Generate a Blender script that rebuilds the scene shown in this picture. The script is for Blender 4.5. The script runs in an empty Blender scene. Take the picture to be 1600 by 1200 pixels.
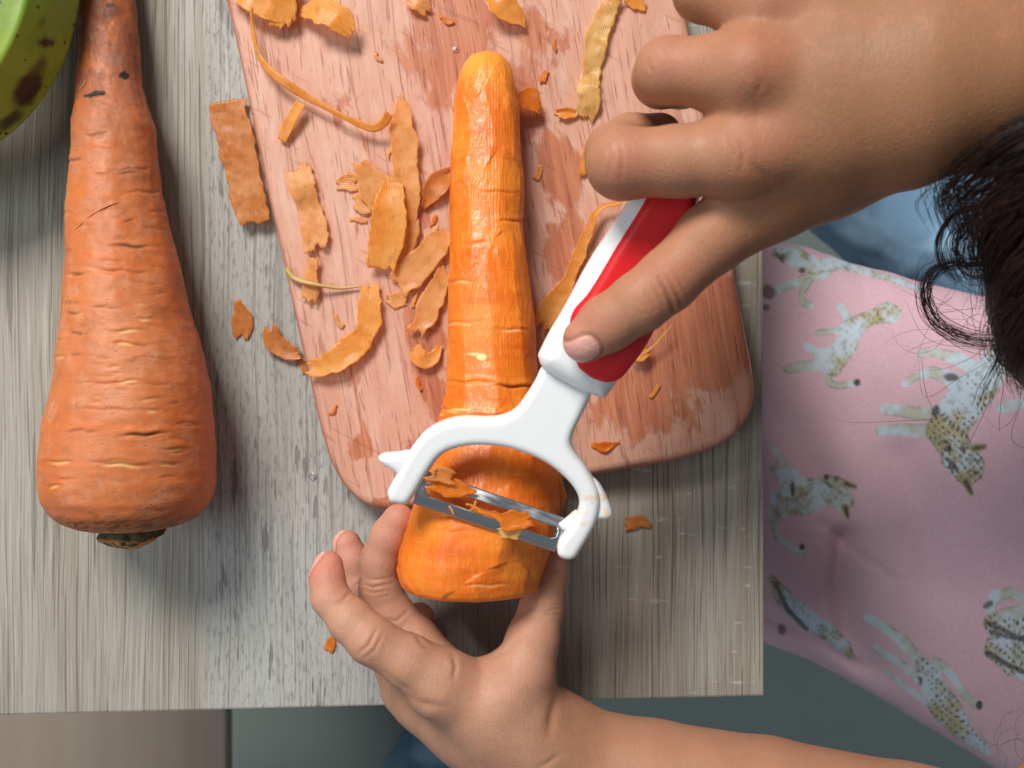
import bpy, math, random
import numpy as np
from mathutils import Vector

random.seed(7)
rng = np.random.default_rng(7)
S = bpy.context.scene
COL = S.collection

# ------------------------------------------------------------------ camera, light, exposure
H = 0.34                      # camera height above the table top
TAN = 0.19 / 0.34             # half width of the view at distance 1
cam_d = bpy.data.cameras.new('camera')
cam = bpy.data.objects.new('camera', cam_d)
COL.objects.link(cam)
cam.location = (0, 0, H)
cam_d.sensor_width = 36.0
cam_d.lens = 18.0 / TAN
cam_d.clip_start = 0.005
cam_d.clip_end = 20.0
cam_d.dof.use_dof = True
cam_d.dof.focus_distance = 0.295
cam_d.dof.aperture_fstop = 15.0
S.camera = cam

world = bpy.data.worlds.new('World')
S.world = world
world.use_nodes = True
bg = world.node_tree.nodes['Background']
bg.inputs['Color'].default_value = (0.80, 0.90, 1.0, 1)
bg.inputs['Strength'].default_value = 0.21

def area(name, loc, target, size, size_y, power, col):
    l = bpy.data.lights.new(name, 'AREA')
    l.shape = 'RECTANGLE'; l.size = size; l.size_y = size_y
    l.energy = power; l.color = col
    o = bpy.data.objects.new(name, l)
    COL.objects.link(o)
    o.location = loc
    o.rotation_euler = (Vector(target) - Vector(loc)).to_track_quat('-Z', 'Y').to_euler()
    return o
area('window_light', (-0.50, 1.02, 1.15), (0, 0, 0), 0.62, 0.50, 33.0, (1.0, 0.965, 0.92))
area('fill_light', (-1.1, -0.15, 1.15), (0, 0, 0), 0.8, 0.8, 7.0, (0.84, 0.93, 1.0))  # cool fill lamp added to lift the shaded sides, no visible source

S.view_settings.view_transform = 'Standard'
S.view_settings.look = 'None'
S.view_settings.exposure = 0.0
S.view_settings.gamma = 1.0

# ------------------------------------------------------------------ placing helpers
def kz(z):                    # metres per photograph pixel at height z
    return (H - z) * TAN / 800.0
def P(px, py, z):
    k = kz(z)
    return np.array([(px - 800.0) * k, -(py - 600.0) * k, z])
def pix(co):                  # world -> photograph pixels
    k = (H - co[..., 2]) * TAN / 800.0
    return 800.0 + co[..., 0] / k, 600.0 - co[..., 1] / k

def sstep(a, b, x):
    t = np.clip((x - a) / (b - a), 0, 1)
    return t * t * (3 - 2 * t)

def _hash(i, j, k):
    n = (i * 374761393 + j * 668265263 + k * 2147483647 * 3 + 1013904223) & 0xffffffff
    n = ((n ^ (n >> 13)) * 1274126177) & 0xffffffff
    n = n ^ (n >> 16)
    return (n & 0xffff) / 65535.0
def vnoise(x, y, z):          # value noise, -1..1
    x, y, z = np.broadcast_arrays(np.asarray(x, float), np.asarray(y, float), np.asarray(z, float))
    i, j, k = np.floor(x).astype(np.int64), np.floor(y).astype(np.int64), np.floor(z).astype(np.int64)
    fx, fy, fz = x - i, y - j, z - k
    fx, fy, fz = fx*fx*(3-2*fx), fy*fy*(3-2*fy), fz*fz*(3-2*fz)
    r = 0
    for a in (0, 1):
        for b in (0, 1):
            for c in (0, 1):
                w = (fx if a else 1-fx) * (fy if b else 1-fy) * (fz if c else 1-fz)
                r = r + w * _hash(i+a, j+b, k+c)
    return r * 2 - 1
def fbm(x, y, z, n=3):
    r = 0; a = 1.0; t = 0
    for o in range(n):
        r = r + a * vnoise(np.asarray(x)*2**o + 17*o, np.asarray(y)*2**o, np.asarray(z)*2**o); t += a; a *= 0.5
    return r / t

def catmull(pts, n):
    p = np.asarray(pts, float)
    if len(p) == 2:
        t = np.linspace(0, 1, n)[:, None]
        return p[0]*(1-t) + p[1]*t
    q = np.vstack([2*p[0]-p[1], p, 2*p[-1]-p[-2]])
    seg = np.linalg.norm(np.diff(p, axis=0)[:, :2], axis=1) + 1e-9
    cum = np.concatenate([[0], np.cumsum(seg)])
    u = np.linspace(0, cum[-1], n)
    idx = np.clip(np.searchsorted(cum, u, side='right') - 1, 0, len(seg)-1)
    t = ((u - cum[idx]) / seg[idx])[:, None]
    a, b, c, d = q[idx], q[idx+1], q[idx+2], q[idx+3]
    return 0.5*((2*b) + (-a+c)*t + (2*a-5*b+4*c-d)*t*t + (-a+3*b-3*c+d)*t**3)

# ------------------------------------------------------------------ object helpers
def mesh_obj(name, verts, faces, mat, parent=None, smooth=True):
    me = bpy.data.meshes.new(name)
    v = np.asarray(verts, np.float32)
    if isinstance(faces, np.ndarray):
        nf, m = faces.shape
        me.vertices.add(len(v)); me.vertices.foreach_set('co', v.ravel())
        me.loops.add(nf*m); me.loops.foreach_set('vertex_index', faces.astype(np.int32).ravel())
        me.polygons.add(nf)
        me.polygons.foreach_set('loop_start', np.arange(0, nf*m, m, dtype=np.int32))
        me.update(calc_edges=True)
    else:
        me.from_pydata(v.tolist(), [], [list(f) for f in faces])
        me.update()
    if smooth and len(me.polygons):
        me.polygons.foreach_set('use_smooth', np.ones(len(me.polygons), bool))
    if mat: me.materials.append(mat)
    o = bpy.data.objects.new(name, me)
    COL.objects.link(o)
    if parent is not None: o.parent = parent
    return o
def empty(name, loc=(0, 0, 0)):
    o = bpy.data.objects.new(name, None)
    COL.objects.link(o)
    return o
def tag(o, label=None, cat=None, group=None, kind=None):
    if label: o['label'] = label
    if cat: o['category'] = cat
    if group: o['group'] = group
    if kind: o['kind'] = kind
    return o
def attr_col(o, name, rgb):
    me = o.data
    a = me.attributes.new(name, 'FLOAT_COLOR', 'POINT')
    c = np.ones((len(me.vertices), 4), np.float32); c[:, :3] = rgb
    a.data.foreach_set('color', c.ravel())
def attr_f(o, name, val):
    a = o.data.attributes.new(name, 'FLOAT', 'POINT')
    a.data.foreach_set('value', np.asarray(val, np.float32).ravel())

def grid_faces(nu, nv, wrap_v=False):
    i = np.arange(nu-1)[:, None]; j = np.arange(nv if wrap_v else nv-1)[None, :]
    j2 = (j+1) % nv
    return np.stack([i*nv+j, (i+1)*nv+j, (i+1)*nv+j2, i*nv+j2], -1).reshape(-1, 4)

def srgb(r, g, b):
    c = np.array([r, g, b], float)/255.0
    return np.where(c <= 0.04045, c/12.92, ((c+0.055)/1.055)**2.4)

# surface nets -------------------------------------------------------
def surface_nets(V, origin, h):
    nx, ny, nz = V.shape
    ins = V < 0
    cx = slice(0, -1); 
    cnt = np.zeros((nx-1, ny-1, nz-1), np.int8)
    for a in (0, 1):
        for b in (0, 1):
            for c in (0, 1):
                cnt += ins[a:nx-1+a, b:ny-1+b, c:nz-1+c]
    act = (cnt > 0) & (cnt < 8)
    I = np.argwhere(act)
    idx = -np.ones(act.shape, np.int32); idx[act] = np.arange(len(I))
    acc = np.zeros((len(I), 3)); n = np.zeros(len(I))
    corners = [(a, b, c) for a in (0, 1) for b in (0, 1) for c in (0, 1)]
    for ca in corners:
        for ax in range(3):
            if ca[ax] == 1: continue
            cb = list(ca); cb[ax] = 1
            va = V[I[:, 0]+ca[0], I[:, 1]+ca[1], I[:, 2]+ca[2]]
            vb = V[I[:, 0]+cb[0], I[:, 1]+cb[1], I[:, 2]+cb[2]]
            m = (va < 0) != (vb < 0)
            t = np.where(m, va/np.where(m, va-vb, 1), 0)
            p = np.tile(np.array(ca, float), (len(I), 1)); p[:, ax] += t
            acc[m] += p[m]; n[m] += 1
    verts = (I + acc/n[:, None]) * h + origin
    quads = []
    for ax in range(3):
        sl0 = [slice(None)]*3; sl1 = [slice(None)]*3
        sl0[ax] = slice(0, -1); sl1[ax] = slice(1, None)
        s = ins[tuple(sl0)] != ins[tuple(sl1)]
        E = np.argwhere(s)
        o1, o2 = [k for k in range(3) if k != ax]
        ok = (E[:, o1] > 0) & (E[:, o2] > 0) & (E[:, o1] < V.shape[o1]-1) & (E[:, o2] < V.shape[o2]-1)
        E = E[ok]
        f = ins[E[:, 0], E[:, 1], E[:, 2]]
        def cell(d1, d2):
            e = E.copy(); e[:, o1] += d1; e[:, o2] += d2
            return idx[e[:, 0], e[:, 1], e[:, 2]]
        q = np.stack([cell(-1, -1), cell(0, -1), cell(0, 0), cell(-1, 0)], -1)
        flip = f if ax != 1 else ~f
        q[~flip] = q[~flip][:, ::-1]
        quads.append(q)
    Q = np.vstack(quads)
    Q = Q[(Q >= 0).all(1)]
    return verts, Q

class Field:
    def __init__(s, lo, hi, h):
        s.lo = np.array(lo, float); s.h = h
        s.n = np.ceil((np.array(hi)-s.lo)/h).astype(int)+1
        s.ax = [s.lo[i] + h*np.arange(s.n[i]) for i in range(3)]
    def new(s, v=1.0): return np.full(tuple(s.n), v, np.float32)
    def box(s, lo, hi):
        a = np.clip(((np.array(lo)-s.lo)/s.h).astype(int), 0, s.n)
        b = np.clip(((np.array(hi)-s.lo)/s.h).astype(int)+2, 0, s.n)
        sl = tuple(slice(a[i], b[i]) for i in range(3))
        X = s.ax[0][sl[0]].astype(np.float32)[:, None, None]
        Y = s.ax[1][sl[1]].astype(np.float32)[None, :, None]
        Z = s.ax[2][sl[2]].astype(np.float32)[None, None, :]
        return sl, X, Y, Z
def smin(a, b, k):
    hh = np.clip(0.5 + 0.5*(b-a)/k, 0, 1)
    return b*(1-hh) + a*hh - k*hh*(1-hh)
def capsule(X, Y, Z, a, b, ra, rb, flat=None):
    a = np.asarray(a, np.float32); ba = np.asarray(b, np.float32)-a
    L = float((ba*ba).sum()) + 1e-12
    x, y, z = X-a[0], Y-a[1], Z-a[2]
    h = np.clip((x*ba[0]+y*ba[1]+z*ba[2])/L, 0, 1)
    dx, dy, dz = x-ba[0]*h, y-ba[1]*h, z-ba[2]*h
    if flat: dz = dz/flat
    return np.sqrt(dx*dx+dy*dy+dz*dz) - (ra+(rb-ra)*h)
def chain(F, D, pts, k, pad=0.02, flat=None):
    """pts: list of (xyz, r). capsules smoothly joined, min'ed into a fresh field."""
    for (a, ra), (b, rb) in zip(pts[:-1], pts[1:]):
        a = np.asarray(a); b = np.asarray(b); R = max(ra, rb)+pad
        sl, X, Y, Z = F.box(np.minimum(a, b)-R, np.maximum(a, b)+R)
        D[sl] = smin(D[sl], capsule(X, Y, Z, a, b, ra, rb, flat), k)
    return D

# ------------------------------------------------------------------ material helper
class Mat:
    def __init__(s, name, rough=0.5, base=None, spec=None):
        s.m = bpy.data.materials.new(name); s.m.use_nodes = True
        s.t = s.m.node_tree; s.b = s.t.nodes['Principled BSDF']
        s.out = s.t.nodes['Material Output']
        s.b.inputs['Roughness'].default_value = rough
        if base is not None: s.b.inputs['Base Color'].default_value = (*base, 1)
        if spec is not None: s.b.inputs['Specular IOR Level'].default_value = spec
    def node(s, typ, **kw):
        n = s.t.nodes.new(typ)
        for k, v in kw.items(): setattr(n, k, v)
        return n
    def link(s, a, b): s.t.links.new(a, b)
    def set(s, sock, v):
        if isinstance(v, bpy.types.NodeSocket): s.link(v, sock)
        elif hasattr(v, '__len__') and len(v) == 3 and sock.type == 'RGBA': sock.default_value = (*v, 1)
        else: sock.default_value = v
    def coord(s, scale=(1, 1, 1), loc=(0, 0, 0), rot=(0, 0, 0), kind='Object'):
        tc = s.node('ShaderNodeTexCoord'); mp = s.node('ShaderNodeMapping')
        s.link(tc.outputs[kind], mp.inputs['Vector'])
        mp.inputs['Scale'].default_value = scale; mp.inputs['Location'].default_value = loc
        mp.inputs['Rotation'].default_value = rot
        return mp.outputs['Vector']
    def noise(s, vec, scale=1.0, detail=3.0, rough=0.5, dist=0.0):
        n = s.node('ShaderNodeTexNoise')
        s.link(vec, n.inputs['Vector'])
        n.inputs['Scale'].default_value = scale; n.inputs['Detail'].default_value = detail
        n.inputs['Roughness'].default_value = rough; n.inputs['Distortion'].default_value = dist
        return n.outputs['Fac']
    def voro(s, vec, scale, out='Distance', rnd=1.0):
        n = s.node('ShaderNodeTexVoronoi'); s.link(vec, n.inputs['Vector'])
        n.inputs['Scale'].default_value = scale; n.inputs['Randomness'].default_value = rnd
        return n.outputs[out]
    def rng(s, v, a, b, c=0.0, d=1.0, smooth=True):
        n = s.node('ShaderNodeMapRange')
        if smooth: n.interpolation_type = 'SMOOTHSTEP'
        s.link(v, n.inputs['Value'])
        n.inputs['From Min'].default_value = a; n.inputs['From Max'].default_value = b
        n.inputs['To Min'].default_value = c; n.inputs['To Max'].default_value = d
        return n.outputs['Result']
    def math(s, op, a, b=0.0):
        n = s.node('ShaderNodeMath', operation=op)
        s.set(n.inputs[0], a); s.set(n.inputs[1], b)
        return n.outputs[0]
    def mix(s, f, a, b, mode='MIX'):
        n = s.node('ShaderNodeMix', data_type='RGBA', blend_type=mode)
        s.set(n.inputs[0], f); s.set(n.inputs[6], a); s.set(n.inputs[7], b)
        return n.outputs[2]
    def attr(s, name, out='Fac'):
        n = s.node('ShaderNodeAttribute', attribute_name=name)
        return n.outputs[out]
    def bump(s, h, dist, strength=1.0, prev=None):
        n = s.node('ShaderNodeBump')
        n.inputs['Strength'].default_value = strength; n.inputs['Distance'].default_value = dist
        s.link(h, n.inputs['Height'])
        if prev is not None: s.link(prev, n.inputs['Normal'])
        return n.outputs['Normal']
    def base(s, v): s.set(s.b.inputs['Base Color'], v)
    def rough(s, v): s.set(s.b.inputs['Roughness'], v)
    def normal(s, v): s.link(v, s.b.inputs['Normal'])
    def sss(s, w, radius, scale):
        s.b.inputs['Subsurface Weight'].default_value = w
        s.b.inputs['Subsurface Radius'].default_value = radius
        s.b.inputs['Subsurface Scale'].default_value = scale

# ------------------------------------------------------------------ setting: floor, table
FLOOR_Z = -0.62
def box(name, lo, hi, mat, parent=None, bev=0.0):
    import bmesh
    bm = bmesh.new(); bmesh.ops.create_cube(bm, size=1.0)
    lo = np.array(lo); hi = np.array(hi)
    for v in bm.verts:
        v.co = Vector((lo + (np.array(v.co)+0.5)*(hi-lo)).tolist())
    if bev: bmesh.ops.bevel(bm, geom=bm.edges[:], offset=bev, segments=3, affect='EDGES', profile=0.5)
    me = bpy.data.meshes.new(name); bm.to_mesh(me); bm.free()
    me.materials.append(mat)
    o = bpy.data.objects.new(name, me); COL.objects.link(o)
    if parent: o.parent = parent
    return o

m = Mat('floor_tile', 0.35)
n1 = m.noise(m.coord((3, 3, 3)), 1.0, 5)
m.base(m.mix(n1, tuple(srgb(122, 132, 127)), tuple(srgb(142, 152, 147))))
MFLOOR = m.m
fl = mesh_obj('floor', [(-1.6, -1.6, FLOOR_Z), (1.6, -1.6, FLOOR_Z), (1.6, 1.6, FLOOR_Z), (-1.6, 1.6, FLOOR_Z)],
              [(0, 1, 2, 3)], MFLOOR, smooth=False)
tag(fl, kind='structure')

# grey oak laminate
def laminate():
    m = Mat('grey_oak_laminate', 0.42, spec=0.35)
    warp = m.noise(m.coord((14, 5, 1)), 1.0, 2)
    tc = m.node('ShaderNodeTexCoord')
    add = m.node('ShaderNodeVectorMath', operation='MULTIPLY_ADD')
    cmb = m.node('ShaderNodeCombineXYZ'); m.link(warp, cmb.inputs['X'])
    m.link(cmb.outputs[0], add.inputs[0]); add.inputs[1].default_value = (0.011, 0, 0); m.link(tc.outputs['Object'], add.inputs[2])
    def st(sx, sy, loc=(0, 0, 0), rot=0.0):
        mp = m.node('ShaderNodeMapping'); m.link(add.outputs[0], mp.inputs['Vector'])
        mp.inputs['Scale'].default_value = (sx, sy, 1); mp.inputs['Location'].default_value = loc
        mp.inputs['Rotation'].default_value = (0, 0, rot)
        return mp.outputs['Vector']
    broad = m.noise(st(60, 2.6), 1.0, 3, 0.55)
    mid = m.noise(st(330, 9.0), 1.0, 4, 0.6)
    fine = m.noise(st(1500, 24), 1.0, 3, 0.6)
    hair = m.noise(st(900, 10, (3, 1, 0)), 1.0, 2, 0.5)
    c = m.mix(m.rng(broad, 0.32, 0.68), tuple(srgb(167, 166, 160)), tuple(srgb(153, 148, 138)))
    c = m.mix(m.rng(mid, 0.46, 0.78, 0, 0.42), c, tuple(srgb(132, 120, 102)))
    c = m.mix(m.rng(mid, 0.44, 0.22, 0, 0.45), c, tuple(srgb(196, 194, 186)))
    c = m.mix(m.rng(fine, 0.48, 0.72, 0, 0.55), c, tuple(srgb(106, 94, 78)))
    c = m.mix(m.rng(fine, 0.46, 0.28, 0, 0.35), c, tuple(srgb(204, 204, 198)))
    thin = m.rng(hair, 0.60, 0.63)
    c = m.mix(m.math('MULTIPLY', thin, 0.5), c, tuple(srgb(84, 74, 62)))
    # the band of rift-sawn figure right of x = 320 px: slanted gashes
    sep = m.node('ShaderNodeSeparateXYZ'); m.link(tc.outputs['Object'], sep.inputs[0])
    x = sep.outputs['X']
    band = m.math('MULTIPLY', m.rng(x, -0.116, -0.112), m.rng(x, -0.03, 0.0, 1, 0))
    cut = m.noise(st(330, 42, (0, 5, 0), 0.22), 1.0, 2, 0.5)
    gash = m.math('MULTIPLY', m.rng(cut, 0.64, 0.70), band)
    c = m.mix(m.math('MULTIPLY', band, 0.35), c, tuple(srgb(172, 172, 168)))
    c = m.mix(m.math('MULTIPLY', gash, 0.6), c, tuple(srgb(92, 90, 88)))
    fleck = m.noise(st(900, 190, (0, 2, 0), 0.15), 1.0, 2, 0.6)
    fl_ = m.math('MULTIPLY', m.rng(fleck, 0.5, 0.72), band)
    c = m.mix(m.math('MULTIPLY', fl_, 0.6), c, tuple(srgb(112, 112, 110)))
    warm_shade = m.math('SUBTRACT', 1.0, band)
    c = m.mix(m.math('MULTIPLY', warm_shade, 0.48), c, (0.92, 0.83, 0.69), 'MULTIPLY')  # browner outside the band: shade put into the laminate colour
    # pale cross marks in the printed figure towards the right-hand corner
    rays = m.noise(st(60, 330, (1, 0, 0)), 1.0, 2, 0.5)
    ray2 = m.noise(st(260, 20, (1, 4, 0)), 1.0, 1)
    right = m.rng(x, 0.03, 0.05)
    rm = m.math('MULTIPLY', m.math('MULTIPLY', m.rng(rays, 0.64, 0.70), right), m.rng(ray2, 0.4, 0.55))
    c = m.mix(m.math('MULTIPLY', rm, 0.45), c, tuple(srgb(205, 206, 198)))
    m.base(c)
    h = m.math('SUBTRACT', m.math('SUBTRACT', fine, m.math('MULTIPLY', thin, 0.8)), gash)
    h = m.math('SUBTRACT', h, m.math('MULTIPLY', fl_, 0.5))
    m.normal(m.bump(h, 0.00035, 0.7))
    m.rough(m.rng(fine, 0.3, 0.7, 0.36, 0.55))
    return m.m
MLAM = laminate()
table = tag(empty('table'), 'grey oak laminate table under the chopping board and carrots', 'table')
# the table top: its right and front edges are in view, it runs on to the left and away
c_fr = P(1194, 1088, 0); c_fl = P(-500, 1131, 0); c_br = P(1191, -700, 0); c_bl = P(-500, -700, 0)
TH = 0.018
def rim(pts, zs):
    return [np.array([p[0], p[1], z]) for z in zs for p in pts]
import bmesh
bm = bmesh.new()
vs = [bm.verts.new(v.tolist()) for v in rim([c_fl, c_fr, c_br, c_bl], (-TH, 0.0))]
bm.faces.new(vs[4:8]); bm.faces.new(vs[3::-1])
for i in range(4):
    j = (i+1) % 4
    bm.faces.new((vs[i], vs[j], vs[4+j], vs[4+i]))
bmesh.ops.bevel(bm, geom=[e for e in bm.edges if abs(e.verts[0].co.z-e.verts[1].co.z) < 1e-6 and e.verts[0].co.z > -0.001],
                offset=0.0009, segments=2, affect='EDGES', profile=0.5)
me = bpy.data.meshes.new('table_top'); bm.to_mesh(me); bm.free(); me.materials.append(MLAM)
tt = bpy.data.objects.new('table_top', me); COL.objects.link(tt); tt.parent = table
for (x, y) in ((0.085, 0.33), (-0.24, 0.33), (-0.24, -0.075)):
    box('leg', (x-0.02, y-0.02, FLOOR_Z+0.001), (x+0.02, y+0.02, -TH-0.0005), MLAM, table, 0.002)

# beige box and crumpled cloth under the table edge
m = Mat('beige_board', 0.5)
n = m.noise(m.coord((60, 4, 4)), 1.0, 4)
m.base(m.mix(n, tuple(srgb(128, 114, 98)), tuple(srgb(150, 136, 118))))
MBEIGE = m.m
a = P(-300, 1150, -0.30); b = P(354, 1150, -0.30)
stool = tag(empty('stool'), 'blurred beige wooden stool under the front table edge', 'stool')
yb = P(0, 1020, -0.30)[1]
box('seat', (a[0], yb-0.30, -0.315), (b[0], yb, -0.30), MBEIGE, stool, 0.002)
for sx in (a[0]+.02, b[0]-.20):
    for sy in (yb-.28, yb-.06):
        box('leg', (sx, sy, FLOOR_Z+0.001), (sx+.03, sy+.03, -0.3155), MBEIGE, stool, 0.002)

m = Mat('blue_cotton', 0.8)
n1 = m.noise(m.coord((22, 22, 22)), 1.0, 3, 0.5, 0.6)
n2 = m.noise(m.coord((900, 900, 900)), 1.0, 2)
c = m.mix(m.rng(n1, 0.42, 0.62), tuple(srgb(110, 146, 176)), tuple(srgb(150, 190, 216)))
m.base(m.mix(m.math('MULTIPLY', n2, 0.2), c, tuple(srgb(90, 120, 146))))
MBLUE = m.m
def crumple(name, cx, cy, z0, rx, ry, hgt, seed, mat, parent=None):
    n = 90
    u = np.linspace(-1, 1, n)
    U, V = np.meshgrid(u, u, indexing='ij')
    rr = np.sqrt(U**2+V**2)
    ang = np.arctan2(V, U)
    edge = 1 + 0.14*fbm(np.cos(ang)*2+seed, np.sin(ang)*2, 0*U, 2)
    sc = np.maximum(abs(U), abs(V))/np.maximum(rr, 1e-6)
    X = U*sc*edge; Y = V*sc*edge; R = np.maximum(abs(U), abs(V))
    Z = hgt*(1-R**2.4) + hgt*0.45*(1-R**4)*(1-abs(fbm(X*2.2+seed, Y*2.2, 0*X+seed, 3))*2.4)
    k = kz(z0)
    c = P(cx, cy, z0)
    top = np.stack([c[0]+X*rx*k, c[1]+Y*ry*k, z0+np.maximum(Z, 0.0)], -1).reshape(-1, 3)
    return mesh_obj(name, top, grid_faces(n, n), mat, parent)
cl = crumple('blue_cloth', 700, 1215, FLOOR_Z+0.002, 105, 95, 0.05, 3.1, MBLUE)
tag(cl, 'crumpled blue cloth on the floor below the left wrist', 'cloth')
# ------------------------------------------------------------------ chopping board
BT = 0.0125                               # board thickness
def board():
    z = BT
    key = [P(*p, z)[:2] for p in [(325, -130), (352, 0), (378, 130), (437, 400), (508, 715)]]
    def arc(p0, p1, p2, n=14):            # quadratic corner
        t = np.linspace(0, 1, n)[:, None]
        a, b, c = [P(*q, z)[:2] for q in (p0, p1, p2)]
        return list((1-t)**2*a + 2*t*(1-t)*b + t*t*c)
    pts = arc((352, 0), (508, 700), (508, 700), 2)[:1] + [P(437, 400, z)[:2]]
    pts += arc((498, 668), (527, 802), (612, 800))
    pts += arc((1052, 722), (1206, 690), (1179, 580))
    pts += [P(1152, 430, z)[:2], P(1105, 180, z)[:2]]
    pts += arc((1060, -60), (1020, -260), (900, -240))
    pts += arc((420, -160), (310, -140), (330, -60))
    # resample the loop evenly
    L = np.array(pts); L = np.vstack([L, L[:1]])
    d = np.concatenate([[0], np.cumsum(np.linalg.norm(np.diff(L, axis=0), axis=1))])
    s = np.linspace(0, d[-1], 321)[:-1]
    L = np.stack([np.interp(s, d, L[:, 0]), np.interp(s, d, L[:, 1])], -1)
    for _ in range(3): L = 0.25*np.roll(L, 1, 0)+0.5*L+0.25*np.roll(L, -1, 0)
    tan = np.roll(L, -1, 0)-np.roll(L, 1, 0); tan /= np.linalg.norm(tan, axis=1)[:, None]
    nor = np.stack([tan[:, 1], -tan[:, 0]], -1)
    cen = L.mean(0)
    if ((L-cen)*nor).sum() < 0: nor = -nor
    n = len(L)
    prof = []                              # (inset, z)
    r = 0.0042
    for q in np.linspace(0, 90, 7):
        prof.append((r-r*math.sin(math.radians(q+0)), r-r*math.cos(math.radians(q)) ))
    prof = [(r*(1-math.sin(math.radians(q)))*0.8, r*(1-math.cos(math.radians(q)))) for q in np.linspace(0, 90, 6)]
    low = [(i, zz+0.0006) for i, zz in prof]
    up = [(i, BT-zz) for i, zz in prof[::-1]]
    rings = low+up
    V = []
    for ins, zz in rings:
        wob = 0.0002*fbm(L[:, 0]*90, L[:, 1]*90, 0*L[:, 0]+zz*200, 2)
        q = L - nor*(ins+wob)[:, None] if np.ndim(wob) else L-nor*ins
        V.append(np.column_stack([q, np.full(n, zz)]))
    V = np.vstack(V)
    faces = [tuple(int(x) for x in f) for f in grid_faces(len(rings), n, True)]
    faces.append(tuple(range((len(rings)-1)*n, len(rings)*n)))
    faces.append(tuple(range(n-1, -1, -1)))
    o = mesh_obj('chopping_board', V, faces, None)
    o.data.polygons[len(faces)-1].use_smooth = False; o.data.polygons[len(faces)-2].use_smooth = False
    bm = bmesh.new(); bm.from_mesh(o.data); bmesh.ops.recalc_face_normals(bm, faces=bm.faces[:]); bm.to_mesh(o.data); bm.free()
    m = Mat('reddish_wood', 0.5)
    rot = 0.13
    warp = m.noise(m.coord((22, 7, 5)), 1.0, 2)
    tc = m.node('ShaderNodeTexCoord')
    add = m.node('ShaderNodeVectorMath', operation='MULTIPLY_ADD')
    cmb = m.node('ShaderNodeCombineXYZ'); m.link(warp, cmb.inputs['X'])
    m.link(cmb.outputs[0], add.inputs[0]); add.inputs[1].default_value = (0.010, 0, 0); m.link(tc.outputs['Object'], add.inputs[2])
    def st(sx, sy, loc=(0, 0, 0), r=-0.16):
        mp0 = m.node('ShaderNodeMapping'); m.link(add.outputs[0], mp0.inputs['Vector'])
        mp0.inputs['Rotation'].default_value = (0, 0, r)
        mp = m.node('ShaderNodeMapping'); m.link(mp0.outputs[0], mp.inputs['Vector'])
        mp.inputs['Scale'].default_value = (sx, sy, 30); mp.inputs['Location'].default_value = loc
        return mp.outputs['Vector']
    broad = m.noise(st(55, 4), 1.0, 3, 0.55)
    mid = m.noise(st(420, 20), 1.0, 3, 0.6)
    pores = m.noise(st(1150, 70), 1.0, 2, 0.55)
    pore = m.rng(pores, 0.60, 0.69)
    lines = m.rng(m.noise(st(640, 16, (2, 1, 0)), 1.0, 2, 0.5), 0.62, 0.68)
    pale = m.noise(st(170, 60, (5, 2, 0)), 1.0, 5, 0.65)
    c = m.mix(m.rng(broad, 0.3, 0.7), tuple(srgb(194, 138, 112)), tuple(srgb(204, 152, 128)))
    c = m.mix(m.rng(pale, 0.42, 0.72, 0, 0.34), c, tuple(srgb(220, 190, 174)))
    c = m.mix(m.rng(mid, 0.45, 0.78, 0, 0.45), c, tuple(srgb(180, 116, 98)))
    c = m.mix(m.math('MULTIPLY', pore, 0.55), c, tuple(srgb(142, 78, 66)))
    c = m.mix(m.math('MULTIPLY', lines, 0.4), c, tuple(srgb(150, 82, 70)))
    # wet patches: blobs broken up by noise
    wob = m.noise(st(75, 30, (3, 3, 0)), 1.0, 6, 0.68, 0.4)
    blobs = [(730, 60, 80, 150, .95), (655, 90, 60, 120, .55), (560, 180, 60, 60, .4), (850, 60, 60, 60, .45), (790, 130, 60, 90, .8), (880, 270, 36, 75, 1), (880, 390, 40, 80, 1),
             (1090, 520, 120, 95, 1.35), (1010, 620, 120, 70, .8), (665, 500, 35, 110, .9), (690, 640, 30, 30, .9), (655, 330, 25, 60, .5),
             (610, 790, 40, 18, 1), (560, 700, 30, 22, .45), (870, 470, 35, 60, .7), (560, 590, 25, 22, .4), (940, 240, 30, 60, .6), (670, 610, 24, 30, .8), (640, 700, 40, 40, .55), (1060, 640, 45, 40, .6)]
    tot = None
    for (bx, by, rx, ry, w) in blobs:
        c0 = P(bx, by, BT); k = kz(BT)
        mp = m.node('ShaderNodeMapping'); m.link(tc.outputs['Object'], mp.inputs['Vector'])
        sx, sy = 1/(rx*k), 1/(ry*k)
        mp.inputs['Scale'].default_value = (sx, sy, 0)
        mp.inputs['Location'].default_value = (-c0[0]*sx, -c0[1]*sy, 0)
        ln = m.node('ShaderNodeVectorMath', operation='LENGTH'); m.link(mp.outputs[0], ln.inputs[0])
        g = m.rng(ln.outputs['Value'], 0.0, 1.7, w, 0.0)
        tot = g if tot is None else m.math('MAXIMUM', tot, g)
    field = m.math('ADD', tot, m.rng(wob, 0.25, 0.75, -0.62, 0.62, False))
    wet = m.rng(field, 0.40, 0.62)
    rimm = m.math('MULTIPLY', m.rng(field, 0.40, 0.50), m.rng(field, 0.62, 0.52))
    wetc = m.mix(m.rng(mid, 0.35, 0.65), tuple(srgb(192, 116, 78)), tuple(srgb(166, 90, 58)))
    wetc = m.mix(m.math('MULTIPLY', pore, 0.5), wetc, tuple(srgb(122, 60, 42)))
    c = m.mix(m.math('MULTIPLY', wet, 0.8), c, wetc)
    c = m.mix(m.math('MULTIPLY', rimm, 0.25), c, tuple(srgb(160, 92, 66)))
    # knife scratches
    sc = m.rng(m.noise(st(60, 700, (0, 9, 0), 0.5), 1.0, 1, 0.4, 0.3), 0.70, 0.73)
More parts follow.
